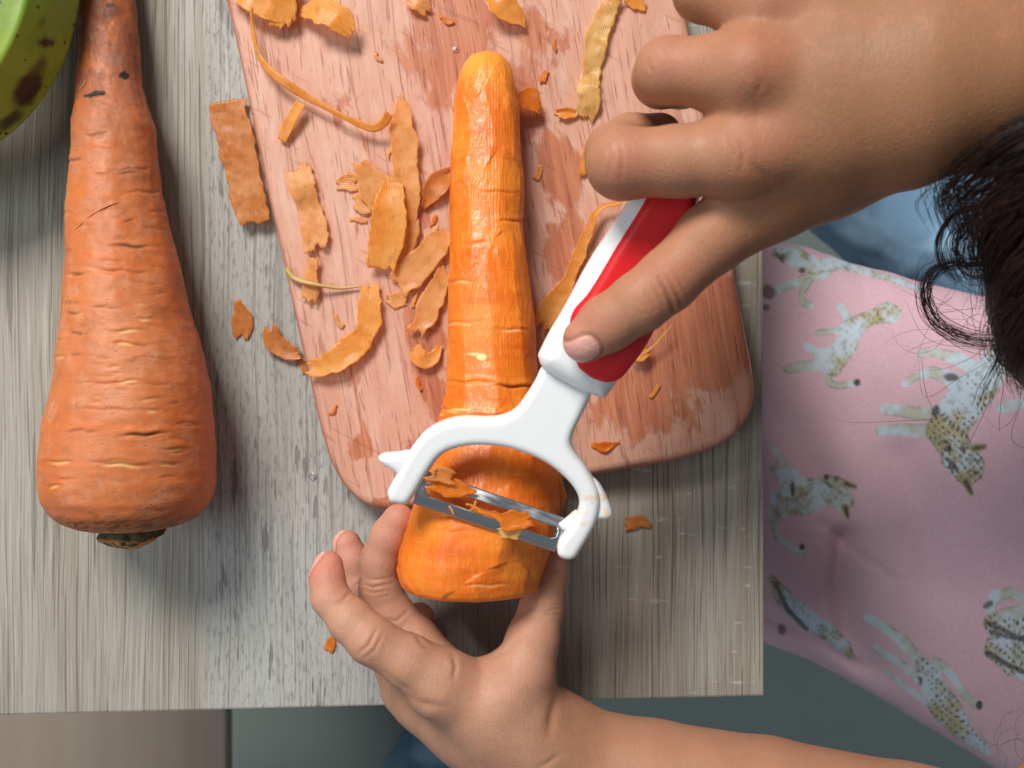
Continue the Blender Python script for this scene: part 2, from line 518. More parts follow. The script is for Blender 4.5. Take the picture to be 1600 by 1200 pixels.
    c = m.mix(m.math('MULTIPLY', sc, 0.3), c, tuple(srgb(130, 74, 60)))
    # the sides keep the untouched red of the wood
    sep = m.node('ShaderNodeSeparateXYZ'); m.link(tc.outputs['Object'], sep.inputs[0])
    side = m.rng(sep.outputs['Z'], BT-0.0016, BT-0.0004, 1, 0)
    c = m.mix(m.math('MULTIPLY', side, 0.65), c, tuple(srgb(178, 100, 74)))
    m.base(c)
    m.rough(m.rng(wet, 0, 1, 0.55, 0.27))
    h = m.math('SUBTRACT', m.math('MULTIPLY', mid, 0.6), m.math('ADD', m.math('MULTIPLY', pore, 0.7), m.math('MULTIPLY', lines, 0.5)))
    m.normal(m.bump(h, 0.0003, 0.6))
    o.data.materials.append(m.m)
    tag(o, 'pinkish wooden chopping board with rounded corners and wet stains', 'chopping board')
board()
# ------------------------------------------------------------------ carrots and banana
def smooth1(a, w):
    k = np.hanning(w+2)[1:-1]; k /= k.sum()
    p = w//2
    return np.convolve(np.pad(a, p, mode='edge'), k, 'valid')[:len(a)]
def revolve(prof, nz, na, disp, squash=1.0, sm=9):
    """prof rows: (py, xl, xr, zc). Returns verts, pixel maps, theta, s"""
    pr = np.array(prof, float)
    rad = (pr[:, 2]-pr[:, 1])/2; cx = (pr[:, 2]+pr[:, 1])/2
    d = np.concatenate([[0], np.cumsum(np.hypot(np.diff(pr[:, 0]), np.diff(rad)))])
    s = np.linspace(0, d[-1], nz)
    py = smooth1(np.interp(s, d, pr[:, 0]), sm); r = smooth1(np.interp(s, d, rad), sm)
    c = smooth1(np.interp(s, d, cx), sm); z = smooth1(np.interp(s, d, pr[:, 3]), sm)
    r[0] = r[-1] = 0.01
    th = np.linspace(0, 2*np.pi, na, endpoint=False)
    k = (H-z)*TAN/800
    X0 = (c-800)*k; Y0 = -(py-600)*k; R = r*k
    ct, sn = np.sin(th)[None, :], np.cos(th)[None, :]
    X = X0[:, None]+R[:, None]*ct; Y = np.repeat(Y0[:, None], na, 1); Z = z[:, None]+R[:, None]*sn*squash
    co = np.stack([X, Y, Z], -1)
    px, pyy = pix(co)
    dr = disp(co, px, pyy, th[None, :]+0*X, R[:, None]+0*X)
    fade = sstep(0, 12, np.arange(nz))*sstep(0, 12, np.arange(nz)[::-1])
    dr = dr*fade[:, None]
    co[..., 0] += dr*ct; co[..., 2] += dr*sn
    co[..., 1] += 0
    return co, px, pyy, th, R
def carrot_obj(name, co, mat, parent=None):
    nz, na = co.shape[:2]
    f = grid_faces(nz, na, True)[:, ::-1]
    return mesh_obj(name, co.reshape(-1, 3), f, mat, parent)

# -- whole carrot on the table
prof = [(-190, 168, 168, .010), (-188, 160, 176, .010), (-175, 150, 184, .010), (-100, 132, 198, .0105), (0, 120, 207, .0118), (60, 122, 213, .013), (100, 121, 216, .0138),
        (135, 119, 219, .0148), (165, 116, 229, .0162), (200, 111, 240, .0175), (250, 110, 245, .0185), (300, 106, 250, .020), (350, 104, 262, .021), (400, 103, 276, .022),
        (450, 100, 288, .0235), (500, 97, 301, .0245), (550, 91, 314, .026), (600, 83, 325, .027), (650, 72, 331, .028), (700, 64, 333, .0287),
        (750, 63, 334, .0287), (775, 67, 331, .0287), (796, 78, 322, .0287), (810, 92, 306, .0287), (819, 112, 286, .0287), (824, 135, 265, .0287), (822, 160, 245, .0287), (816, 190, 205, .0287)]
prof = [(y, (a+b)/2+3-(b-a)/2*.95, (a+b)/2+3+(b-a)/2*.95, z*.965) for y, a, b, z in prof]
slits = [(495, 411, 22, 1), (210, 385, 34, -1), (430, 395, 20, 1)]
# grooves: px, py, half length px, depth, tint (1 dark, -1 pale)
G = [(202, 385, 30, 1, 1), (122, 428, 14, .8, 1), (196, 425, 38, .7, 0), (115, 490, 10, .6, 1), (225, 498, 12, .8, -1), (200, 517, 26, .9, -1), (120, 521, 12, .7, 1),
     (196, 537, 18, 1, -1), (95, 557, 8, .6, -1), (200, 596, 26, .8, -1), (185, 600, 90, .5, 0), (232, 624, 18, .6, -1), (236, 641, 12, .7, -1), (118, 673, 18, .5, 1),
     (225, 679, 32, 1.5, 1), (270, 702, 22, .7, -1), (95, 722, 20, .9, -1), (190, 726, 44, 1, -1), (262, 726, 16, .6, -1), (85, 760, 10, .8, -1), (200, 270, 20, .7, 1), (150, 210, 18, .6, 1),
     (160, 272, 12, .4, 1), (200, 265, 30, .6, 0), (118, 250, 10, .6, 1), (200, 346, 10, .6, 1), (230, 300, 40, .5, 0), (170, 160, 14, .4, 0), (240, 560, 40, .4, 0), (160, 640, 60, .4, 0)]
for i in range(70):
    G.append((random.uniform(70, 320), random.uniform(180, 800), random.uniform(6, 22), random.uniform(.15, .5), random.choice([0, 0, 1, -1])))
def groove_field(px, py, th, lst):
    d = np.zeros_like(px); dark = np.zeros_like(px); pale = np.zeros_like(px)
    up = np.cos(th) > 0
    for (gx, gy, L, dep, t) in lst:
        yy = py-gy-0.06*(px-gx)*math.sin(gx)-1.2*np.sin(px*0.15+gx)
        e = np.exp(-((px-gx)/L)**4)*up
        g = np.exp(-(yy/2.0)**2)*e
        d -= 0.00055*dep*g
        d += 0.00022*dep*np.exp(-((yy+6)/4.5)**2)*e
        if t == 1: dark = np.maximum(dark, np.exp(-(yy/2.0)**2)*np.exp(-((px-gx)/(L*.7))**4)*up*min(1, dep))
        if t == -1: pale = np.maximum(pale, np.exp(-((yy-1)/2.4)**2)*np.exp(-((px-gx)/(L*.6))**4)*up*min(1, dep))
    return d, dark, pale
memo = {}
def disp(co, px, py, th, R):
    x, y = np.sin(th), np.cos(th)
    d = 0.0011*fbm(x*1.3, co[..., 1]*38, y*1.3, 3)*np.minimum(1, R/0.012)
    d += 0.00034*fbm(x*2.5, co[..., 1]*230, y*2.5, 2)
    d += 0.00012*fbm(x*9, co[..., 1]*500, y*9, 2)
    g, dk, pl = groove_field(px, py, th, G)
    memo['dk'], memo['pl'] = dk, pl
    return d+g
co, px, py, th, R = revolve(prof, 560, 230, disp)
m = Mat('carrot_skin', 0.5, spec=0.35)
cd = m.coord((1, 1, 1))
big = m.noise(m.coord((45, 30, 45)), 1.0, 4, 0.6)
band = m.noise(m.coord((30, 230, 30)), 1.0, 3, 0.6)
dirt = m.noise(m.coord((160, 120, 160)), 1.0, 6, 0.7)
c = m.mix(m.rng(big, 0.3, 0.7), tuple(srgb(190, 104, 54)), tuple(srgb(200, 120, 74)))
c = m.mix(m.rng(band, 0.45, 0.72, 0, 0.55), c, tuple(srgb(214, 112, 42)))
c = m.mix(m.rng(dirt, 0.45, 0.72, 0, 0.6), c, tuple(srgb(200, 146, 112)))
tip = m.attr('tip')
c = m.mix(m.math('MULTIPLY', tip, m.rng(dirt, 0.35, 0.6, 0.25, 0.85)), c, tuple(srgb(144, 82, 54)))  # browner narrow end: dirt plus cast shade painted into the skin
spk = m.voro(m.coord((420, 700, 420)), 1.0)
c = m.mix(m.math('MULTIPLY', m.rng(spk, 0.22, 0.08), m.rng(dirt, 0.46, 0.58, 0, 0.8)), c, tuple(srgb(104, 62, 38)))
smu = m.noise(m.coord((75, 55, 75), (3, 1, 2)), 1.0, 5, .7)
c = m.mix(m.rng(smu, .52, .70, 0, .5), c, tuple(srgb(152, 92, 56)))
c = m.mix(m.math('MULTIPLY', m.attr('dark'), 0.9), c, tuple(srgb(64, 38, 24)))
c = m.mix(m.math('MULTIPLY', m.attr('pale'), 0.85), c, tuple(srgb(222, 176, 112)))
c = m.mix(m.attr('bruise'), c, tuple(srgb(122, 84, 76)))
c = m.mix(m.attr('soil'), c, tuple(srgb(40, 32, 26)))
m.base(c)
hair = m.noise(m.coord((500, 900, 500)), 1.0, 3, 0.6)
m.normal(m.bump(m.math('ADD', m.math('MULTIPLY', band, 0.7), m.math('MULTIPLY', hair, 0.35)), 0.0006, 0.6))
m.rough(m.rng(dirt, 0.3, 0.7, 0.42, 0.62))
m.sss(0.12, (1.0, 0.35, 0.1), 0.003)
MSKIN_C = m.m
whole = tag(empty('carrot'), 'whole unpeeled carrot with a dark stub lying on the table', 'carrot')
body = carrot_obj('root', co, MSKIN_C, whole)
up = (np.cos(th)[None, :] > 0)
def blob(px, py, cx, cy, rx, ry, soft=.5, nz=.5):
    q = np.hypot((px-cx)/rx, (py-cy)/ry)+nz*fbm(px*0.09, py*0.09, 0*px+cx, 3)
    return sstep(1.0, 1.0-soft, q)*up
soil = np.maximum.reduce([blob(px, py, 152, 145, 11, 5, .3, .9), blob(px, py, 192, 118, 7, 7, .3, 1.), blob(px, py, 140, 149, 12, 2.5, .3, .9), blob(px, py, 172, 8, 6, 4, .4, .9)*.7])
soil = np.maximum(soil, 0.5*sstep(795, 822, py)*(fbm(px*.12, py*.3, 0*px, 3) > .12))
br = np.maximum.reduce([blob(px, py, 185, 85, 16, 22, .8, .8), blob(px, py, 172, 18, 14, 18, .8, .8), blob(px, py, 205, 145, 16, 14, .8, .8)*.7, blob(px, py, 195, 50, 9, 20, .8, .8)*.6])*0.55
attr_f(body, 'dark', memo['dk']); attr_f(body, 'pale', memo['pl']); attr_f(body, 'bruise', br); attr_f(body, 'soil', soil)
attr_f(body, 'tip', np.maximum(.35*sstep(420, 200, py)+.65*sstep(240, 110, py), .5*sstep(770, 815, py)*(py < 900))*np.ones_like(px))  # mask of the painted shade at the narrow end; crown end also browner
# the cut stub where the leaves were
def stub():
    n, k = 26, 60
    V = []
    c = P(203, 818, 0.0290); kk = kz(.029)
    for i in range(n):
        t = i/(n-1)
        rr = (52*(1-t**4)**.5*(1-.12*t)) if t < 1 else 0.2
        for j in range(k):
            a = 2*math.pi*j/k
            w = 1+0.10*math.sin(5*a+i*.4)+0.10*float(vnoise(math.cos(a)*4, math.sin(a)*4, t*5))
            V.append((c[0]+rr*w*kk*math.sin(a), c[1]-(t*44-6+2*math.sin(3*a))*kk, c[2]+rr*w*kk*math.cos(a)*.8))
    o = mesh_obj('leaf_stub', V, grid_faces(n, k, True)[:, ::-1], None, whole)
    m = Mat('leaf_scar', 0.75)
    nn = m.noise(m.coord((300, 300, 300)), 1.0, 4, .6)
    sep = m.node('ShaderNodeSeparateXYZ'); tc = m.node('ShaderNodeTexCoord'); m.link(tc.outputs['Object'], sep.inputs[0])
    c2 = m.mix(m.rng(nn, .35, .65), tuple(srgb(38, 36, 26)), tuple(srgb(92, 78, 44)))
    fl_ = m.math('MULTIPLY', m.rng(sep.outputs['Y'], c[1]-18*kk, c[1]-25*kk), m.rng(nn, .42, .56))
    c2 = m.mix(fl_, c2, tuple(srgb(196, 128, 56)))
    m.base(c2); m.normal(m.bump(nn, .001, .8))
    o.data.materials.append(m.m)
stub()
# loose root hairs on its skin
def tube(name, pts, rad, mat, parent=None, seg=6, n=40):
    p = catmull(pts, n) if n else np.asarray(pts, float)
    r = np.interp(np.linspace(0, 1, len(p)), np.linspace(0, 1, len(rad)), rad) if hasattr(rad, '__len__') else np.full(len(p), rad)
    t = np.gradient(p, axis=0); t /= np.linalg.norm(t, axis=1)[:, None]+1e-12
    ref = np.where(np.abs(t[:, 2:3]) > .9, np.array([[1., 0, 0]]), np.array([[0, 0, 1.]]))
    u = np.cross(t, ref); u /= np.linalg.norm(u, axis=1)[:, None]+1e-12
    v = np.cross(t, u)
    a = np.linspace(0, 2*np.pi, seg, endpoint=False)
    V = p[:, None]+r[:, None, None]*(np.cos(a)[None, :, None]*u[:, None]+np.sin(a)[None, :, None]*v[:, None])
    F = grid_faces(len(p), seg, True)
    return V.reshape(-1, 3), F
def tube_obj(name, pts, rad, mat, parent=None, seg=8, n=40):
    V, F = tube(name, pts, rad, mat, parent, seg, n)
    return mesh_obj(name, V, F, mat, parent)
mh = Mat('root_hair', 0.6, srgb(196, 112, 44)).m
def on_top(x, y):
    i = np.argmin(np.abs(py[:, 0]-y)+0); row = np.where(up[0])[0]
    j = row[np.argmin(np.abs(px[i, row]-x))]
    return co[i, j]
q = [on_top(x, y)+np.array([0, 0, .0001]) for x, y in ((118, 358), (145, 336), (180, 318), (226, 304))]
tube_obj('root_hair', q, [.0001, .0002, .0002, .0001], mh, whole)
q = [on_top(x, y)+np.array([0, 0, .0004]) for x, y in ((124, 138), (131, 130), (136, 121))]
tube_obj('root_hair', q, [.00008, .00016, .00006], Mat('pale_root_hair', .6, srgb(206, 150, 80)).m, whole)

# -- peeled carrot on the board
zt = lambda y: np.interp(y, [80, 400, 640, 780, 960], [.0225, .0285, .034, .0372, .0375])
pp = [(84, 762, 763), (84, 750, 774), (87, 741, 781), (93, 730, 789), (102, 723, 797), (118, 717, 803), (140, 712, 808), (170, 708, 812), (220, 706, 813), (270, 705, 817), (300, 704, 819), (345, 702, 817), (400, 700, 826), (450, 699, 831), (500, 699, 835), (550, 698, 838),
      (590, 696, 842), (620, 694, 846), (640, 689, 850), (660, 684, 856), (700, 673, 866), (740, 660, 873), (780, 646, 876), (810, 636, 875), (840, 627, 869), (865, 619, 860), (885, 618, 853), (900, 620, 848), (911, 624, 845), (917, 631, 840), (920, 643, 830), (921, 670, 800), (921, 725, 745), (921, 734, 735)]
prof2 = [(a, b, c, float(zt(a))) for a, b, c in pp]
G2 = [(735, 597, 34, 1.0, 0), (805, 604, 30, 1.6, 1), (810, 345, 30, .8, 0), (715, 505, 30, .5, -1), (800, 515, 22, .8, -1), (760, 650, 60, .9, 0), (720, 440, 22, .6, -1), (705, 642, 20, .8, -1), (780, 300, 26, .5, 0), (740, 380, 20, .5, 0),
      (690, 735, 50, .5, 0), (800, 745, 40, .5, 0), (760, 915, 40, .5, -1), (700, 830, 40, .3, 0)]
mp2 = {}
def disp2(co, px, py, th, R):
    # long flats left by the blade
    x, y = np.sin(th), np.cos(th)
    seg = np.floor((py+30*np.sin(th*3))/130)
    nfl = 9
    ph = th+0.9*vnoise(seg*3.7, 0*px, 0*px)+0.25*vnoise(co[..., 1]*60, 0*px, 0*px)
    a = (ph*nfl/(2*np.pi)) % 1.0-0.5
    d = -R*(1-np.cos(np.pi/nfl)/np.cos(a*2*np.pi/nfl))*0.5
    d += 0.0007*fbm(x*1.0+4, co[..., 1]*45, y*1.2, 2)
    lay = fbm(x*1.6+2, co[..., 1]*70, y*1.6, 2)
    d += 0.00010*np.sign(lay-.1)*sstep(0, .08, np.abs(lay-.1))     # thin steps where strips were lifted
    ridge = np.sin(th*R*2*np.pi/0.0011)
    d += 0.00006*ridge*sstep(-.2, .3, vnoise(x*3, co[..., 1]*90, y*3))
    d += 0.00012*fbm(x*8, co[..., 1]*330, y*8, 2)
    g, dk, pl = groove_field(px, py, th, G2)
    mp2['dk'], mp2['pl'] = dk, pl
    mp2['step'] = sstep(.0, .3, lay)
    return d+g
co2, px2, py2, th2, R2 = revolve(prof2, 560, 250, disp2, 1.0, 7)
m = Mat('peeled_carrot', 0.3)
big = m.noise(m.coord((50, 45, 50)), 1.0, 4, .6)
band = m.noise(m.coord((40, 260, 40)), 1.0, 4, .65)
fib = m.noise(m.coord((700, 60, 700)), 1.0, 3, .6)
c = m.mix(m.rng(big, .3, .7), tuple(srgb(228, 112, 22)), tuple(srgb(238, 138, 44)))
c = m.mix(m.rng(band, .48, .75, 0, .6), c, tuple(srgb(212, 88, 12)))
c = m.mix(m.rng(fib, .56, .75, 0, .35), c, tuple(srgb(250, 178, 84)))
c = m.mix(m.math('MULTIPLY', m.attr('step'), .28), c, tuple(srgb(222, 106, 28)))
c = m.mix(m.attr('tip'), c, tuple(srgb(242, 160, 56)))
c = m.mix(m.math('MULTIPLY', m.attr('dark'), .85), c, tuple(srgb(112, 50, 14)))
c = m.mix(m.math('MULTIPLY', m.attr('pale'), .7), c, tuple(srgb(246, 200, 124)))
c = m.mix(m.attr('spot'), c, tuple(srgb(248, 222, 140)))
m.base(c)
wetn = m.noise(m.coord((900, 500, 900)), 1.0, 3, .7)
m.normal(m.bump(m.math('ADD', m.math('MULTIPLY', wetn, .5), m.math('ADD', m.math('MULTIPLY', fib, .7), m.math('MULTIPLY', band, .5))), .0006, .55))
m.rough(m.rng(wetn, .35, .65, .28, .50))
m.sss(0.25, (1.0, .38, .08), .005)
MPEELED = m.m
oc = carrot_obj('peeled_carrot', co2, MPEELED)
up = (np.cos(th2)[None, :] > 0)
attr_f(oc, 'dark', mp2['dk']); attr_f(oc, 'pale', mp2['pl']); attr_f(oc, 'step', mp2['step'])
attr_f(oc, 'tip', sstep(150, 90, py2)*.7)
sp = np.maximum.reduce([blob(px2, py2, 752, 558, 10, 6, .5, .4), blob(px2, py2, 738, 553, 12, 2, .5, .4)*.7, blob(px2, py2, 716, 640, 20, 2.5, .5, .5)*.7, blob(px2, py2, 690, 648, 8, 1.5, .5, .5)*.6])
attr_f(oc, 'spot', sp)
tag(oc, 'bright orange peeled carrot lying on the chopping board under the peeler', 'carrot')

# -- green banana in the corner
banana_set = tag(empty('banana_and_blocker'), 'green and yellow banana with dark bruises beside the whole carrot, plus an added unseen shading banana', 'bananas')
def banana(path, bruised):
    n, k = 150, 120
    cl_ = catmull(path, n)
    C = np.array([P(*p) for p in cl_])
    t = np.gradient(C, axis=0); t /= np.linalg.norm(t, axis=1)[:, None]
    side = np.cross(t, [0, 0, 1.]); side /= np.linalg.norm(side, axis=1)[:, None]
    upv = np.cross(side, t)
    s = np.linspace(0, 1, n)
    R = 0.0172*(np.clip(1-((s-.5)/.5)**4, 0, 1)**.6*.86+.14)
    th = np.linspace(0, 2*np.pi, k, endpoint=False)
    # five soft edges, one along the upper right
    e = (th-0.62)*5/(2*np.pi)
    a = (e+.5) % 1-.5
    pent = np.cos(np.pi/5)/np.cos(((e % 1)-.5)*2*np.pi/5)
    rr = 0.55*pent/pent.max()+0.45
    rr = rr*(1+0.02*np.exp(-(a/.08)**2))
    V = C[:, None]+R[:, None, None]*(rr[None, :, None])*(np.sin(th)[None, :, None]*(-side[:, None])*-1+np.cos(th)[None, :, None]*upv[:, None])
    tt_ = th[None, :]+0*R[:, None]; ss = s[:, None]+0*tt_
    V[..., 2] += .0004*fbm(V[..., 0]*80, V[..., 1]*80, V[..., 2]*80, 2)
    o = mesh_obj('banana', V.reshape(-1, 3), grid_faces(n, k, True), None, banana_set)
    bm = bmesh.new(); bm.from_mesh(o.data); bmesh.ops.holes_fill(bm, edges=bm.edges[:]); bmesh.ops.recalc_face_normals(bm, faces=bm.faces[:]); bm.to_mesh(o.data); bm.free()
    px, py = pix(V)
    top = V[..., 2] > .028
    def bl(cx, cy, rx, ry, soft, nz, ang=0.):
        ca, sa = math.cos(ang), math.sin(ang)
        dx, dy = px-cx, py-cy
        q = np.hypot((dx*ca+dy*sa)/rx, (-dx*sa+dy*ca)/ry)+nz*fbm(px*.08, py*.08, 0*px+cx, 3)
        return sstep(1, 1-soft, q)*top
    dk = np.maximum.reduce([bl(44, 138, 24, 50, .5, .22, .55), bl(64, 100, 13, 26, .9, .3, .2)*.75, bl(15, 188, 40, 14, .7, .3, -.6)*.9, bl(58, 181, 18, 13, .4, .3)*.95, bl(75, 67, 16, 9, .4, .5), bl(104, 92, 6, 6, .4, .6), bl(66, 33, 6, 14, .8, .6)*.6])
    attr_f(o, 'bruise', dk if bruised else 0*dk)
    ang = (tt_+np.pi) % (2*np.pi)-np.pi
    attr_f(o, 'flank', sstep(.42, .70, ang)*np.ones_like(tt_))
    m = Mat('banana_skin', .42)
    nn = m.noise(m.coord((45, 45, 45)), 1.0, 4, .6)
    c = m.mix(m.rng(nn, .35, .68), tuple(srgb(122, 152, 40)), tuple(srgb(146, 170, 54)))
    cf = m.mix(m.rng(nn, .35, .65), tuple(srgb(150, 130, 36)), tuple(srgb(172, 150, 48)))
    c = m.mix(m.attr('flank'), c, cf)
    sp = m.voro(m.coord((260, 260, 260)), 1.0)
    n3 = m.noise(m.coord((90, 90, 90)), 1.0, 3, .6)
    c = m.mix(m.math('MULTIPLY', m.rng(sp, .24, .10), m.rng(n3, .48, .58)), c, tuple(srgb(58, 48, 26)))
    c = m.mix(m.attr('bruise'), c, tuple(srgb(34, 26, 26)))
    m.base(c); m.normal(m.bump(nn, .001, .3))
    o.data.materials.append(m.m)
banana([(0, -520, .030), (38, -330, .032), (46, -160, .033), (33, -10, .033), (0, 88, .033), (-70, 164, .033), (-180, 222, .031), (-290, 238, .028)], True)
banana([(-180, -520, .046), (-170, -330, .064), (-180, -190, .068), (-220, -70, .066), (-300, 20, .052), (-430, 70, .034)], False)  # added banana, out of view, placed to shade the top left
# ------------------------------------------------------------------ peeler
# its flat lies in a plane that rises towards the hand
PC = P(757, 800, 0.0645)                       # middle of the blade
HD = np.array([0.434, 0.901, 0.0])             # direction of the handle seen from above
SL = 0.20                                      # rise per metre along the handle
def plane_pt(px, py):
    t = TAN/800
    d = np.array([(px-800)*t, -(py-600)*t, -1.0]); o = np.array([0, 0, H])
    # z = PC.z + SL * dot(HD, p - PC)
    num = PC[2]+SL*(HD @ (o-PC))-o[2]
    den = d[2]-SL*(HD @ d)
    return o+d*num/den
EX = np.array([0.901, -0.434, 0.0])            # across
EY = np.array([HD[0], HD[1], SL]); EY = EY/np.linalg.norm(EY)
EX = EX-(EX @ EY)*EY; EX /= np.linalg.norm(EX)
EN = np.cross(EX, EY)
def loc2(px, py):
    q = plane_pt(px, py)-PC
    return np.array([q @ EX, q @ EY])
def to_world(L): return PC+L[..., 0:1]*EX+L[..., 1:2]*EY+L[..., 2:3]*EN
def poly_sdf(X, Y, poly):
    """signed distance, X Y 2D arrays"""
    n = len(poly); d = np.full(X.shape, 1e9); s = np.ones(X.shape)
    for i in range(n):
        a = poly[i]; b = poly[i-1]
        ex, ey = b-a
        wx, wy = X-a[0], Y-a[1]
        t = np.clip((wx*ex+wy*ey)/(ex*ex+ey*ey+1e-15), 0, 1)
        d = np.minimum(d, (wx-ex*t)**2+(wy-ey*t)**2)
        c1 = Y >= a[1]; c2 = Y < b[1]; c3 = ex*wy > ey*wx
        s = np.where((c1 & c2 & c3) | (~c1 & ~c2 & ~c3), -s, s)
    return s*np.sqrt(d)
def smooth_poly(pts, n):
    p = np.array(pts, float); p = np.vstack([p, p[:1]])
    return catmull(p, n)[:-1]
def solid(name, poly, half, rnd, mat, parent, zoff=0.0, h=0.00055, crown=None, fields=None):
    """rounded slab with outline poly (local xy)"""
    lo = poly.min(0)-0.002; hi = poly.max(0)+0.002
    xs = np.arange(lo[0], hi[0], h); ys = np.arange(lo[1], hi[1], h)
    zs = np.arange(-half-0.002, half+0.002+h, h)
    X, Y = np.meshgrid(xs, ys, indexing='ij')
    d2 = poly_sdf(X, Y, poly)
    hf = half if crown is None else half*crown(X, Y)
    qx = (d2+rnd)[:, :, None]
    qz = (np.abs(zs)[None, None, :]-(hf[:, :, None] if np.ndim(hf) else hf))+rnd
    D = np.minimum(np.maximum(qx, qz), 0)+np.sqrt(np.maximum(qx, 0)**2+np.maximum(qz, 0)**2)-rnd
    V, Q = surface_nets(D, np.array([lo[0], lo[1], -half-0.002]), h)
    V[:, 2] += zoff
    return mesh_obj(name, to_world(V), Q, mat, parent)

m = Mat('white_plastic', .28, srgb(232, 233, 232)); m.sss(.12, (1, 1, 1), .002)
nn = m.noise(m.coord((90, 90, 90)), 1.0, 3); m.rough(m.rng(nn, .3, .7, .24, .38))
st_ = m.noise(m.coord((160, 160, 160)), 1.0, 5, .7); gz = m.node('ShaderNodeSeparateXYZ'); gt = m.node('ShaderNodeTexCoord'); m.link(gt.outputs['Object'], gz.inputs[0])
near = m.rng(gz.outputs['Y'], -.016, -.040)
m.base(m.mix(m.math('MULTIPLY', m.rng(st_, .56, .68), m.math('MULTIPLY', near, .6)), tuple(srgb(232, 233, 232)), tuple(srgb(236, 176, 112))))
m.normal(m.bump(m.noise(m.coord((700, 700, 700)), 1.0, 3, .6), .0001, .25)); MWHITE = m.m
m = Mat('red_rubber', .42, srgb(214, 22, 26)); nn = m.noise(m.coord((1500, 1500, 1500)), 1.0, 2); m.normal(m.bump(nn, .0001, .3))
m.base(m.mix(m.noise(m.coord((50, 50, 50)), 1., 2), tuple(srgb(205, 20, 26)), tuple(srgb(222, 28, 30)))); MRED = m.m
m = Mat('blade_steel', .2, srgb(196, 198, 200)); m.b.inputs['Metallic'].default_value = 1.0
nn = m.noise(m.coord((120, 120, 1200), rot=(0, 0, .35)), 1.0, 3); m.rough(m.rng(nn, .3, .7, .14, .34)); MSTEEL = m.m

peeler = tag(empty('peeler'), 'white peeler with red grip held over the peeled carrot', 'peeler')
outer = [(611, 782), (607, 768), (612, 755), (622, 738), (633, 716), (648, 692), (668, 670), (695, 656), (725, 650), (760, 651), (785, 648), (806, 637), (822, 616), (836, 594), (848, 572),
         (870, 575), (900, 585), (927, 600), (924, 615), (910, 645), (897, 672), (893, 690), (900, 707), (918, 732), (934, 762), (938, 785), (932, 812), (921, 834), (910, 852), (899, 868), (886, 871), (872, 864)]
inner = [(872, 846), (880, 832), (893, 815), (903, 795), (904, 775), (893, 755), (872, 734), (845, 716), (807, 701), (770, 694), (735, 694), (705, 701), (687, 713), (671, 735), (660, 753), (650, 770), (636, 785)]
yoke = np.array([loc2(*p) for p in smooth_poly(outer+inner, 260)])
solid('yoke', yoke, .0036, .0024, MWHITE, peeler, 0.0)
lear = np.array([loc2(*p) for p in smooth_poly([(591, 713), (599, 708), (622, 706), (640, 704), (648, 720), (640, 742), (629, 746), (618, 736), (603, 727), (594, 720)], 60)])
solid('eye_remover', lear, .0030, .0023, MWHITE, peeler, -.0002)
rear = np.array([loc2(*p) for p in smooth_poly([(925, 745), (938, 758), (950, 780), (957, 800), (953, 810), (936, 812), (925, 815), (918, 780)], 60)])
solid('eye_remover', rear, .0026, .0019, MWHITE, peeler, -.0008)
lip = np.array([loc2(*p) for p in smooth_poly([(873, 818), (884, 812), (900, 800), (906, 812), (894, 828), (880, 829)], 40)])
solid('blade_socket', lip, .0026, .0014, MWHITE, peeler, -.0012)
# handle, collar and grip
han = np.array([loc2(*p) for p in smooth_poly([(841, 552), (858, 518), (880, 481), (920, 407), (976, 321), (1012, 258), (1030, 228), (1054, 214), (1082, 222), (1098, 250), (1098, 290), (1080, 340), (1050, 430), (1010, 520), (984, 566), (968, 586), (950, 612), (938, 617), (890, 597), (850, 572)], 240)])
solid('handle', han, .0085, .0062, MWHITE, peeler, .0005)
red = np.array([loc2(*p) for p in smooth_poly([(903, 568), (893, 540), (890, 505), (897, 480), (920, 451), (960, 385), (1000, 321), (1022, 280), (1040, 248), (1060, 236), (1080, 246), (1088, 275), (1082, 325), (1055, 430), (1014, 522), (982, 569), (965, 586), (945, 590), (922, 583)], 240)])
solid('grip', red, .0040, .0028, MRED, peeler, .0064)
# blade: long plate with a slot, slightly arched, two end pins
def blade():
    a = 0.5*(loc2(661, 738)+loc2(644, 786)); b = 0.5*(loc2(884, 812)+loc2(869, 866))
    ax = b-a; L = np.linalg.norm(ax); ax /= L; cr = np.array([-ax[1], ax[0]])
    w = 0.0054
    nu, nv = 90, 30
    vv = np.linspace(-1, 1, nv); uu = np.linspace(0, 1, nu)
    V = np.zeros((nu, nv, 3))
    for i, u in enumerate(uu):
        for j, v in enumerate(vv):
            q = a+ax*L*u+cr*w*v
            zz = -.0012+.0016*(1-v*v)-.0011*max(0, v-.3)+.00015*math.sin(u*17)
            V[i, j] = (q[0], q[1], zz)
    keep = np.ones((nu-1, nv-1), bool)
    um = .5*(uu[1:]+uu[:-1])[:, None]; vm = .5*(vv[1:]+vv[:-1])[None, :]
    sl = (np.abs(vm-.12) < .34) & (um > .10) & (um < .93)
    e0 = np.hypot((um-.10)*L/w, (vm-.12)) < .34; e1 = np.hypot((um-.93)*L/w, (vm-.12)) < .34
    keep &= ~(sl | e0 | e1)
    F = grid_faces(nu, nv)[keep.ravel()]
    o = mesh_obj('blade', to_world(V.reshape(-1, 3)), F, MSTEEL, peeler)
    sm = o.modifiers.new('thick', 'SOLIDIFY'); sm.thickness = .0005; sm.offset = 0
    for q, s in ((a, -1), (b, 1)):
        p0 = np.array([*(q-ax*.002), -.0008]); p1 = np.array([*(q+ax*.002), -.0008])
        tube_obj('pin', to_world(np.array([p0, .5*(p0+p1), p1])), .0007, MSTEEL, peeler, 10, 8)
blade()
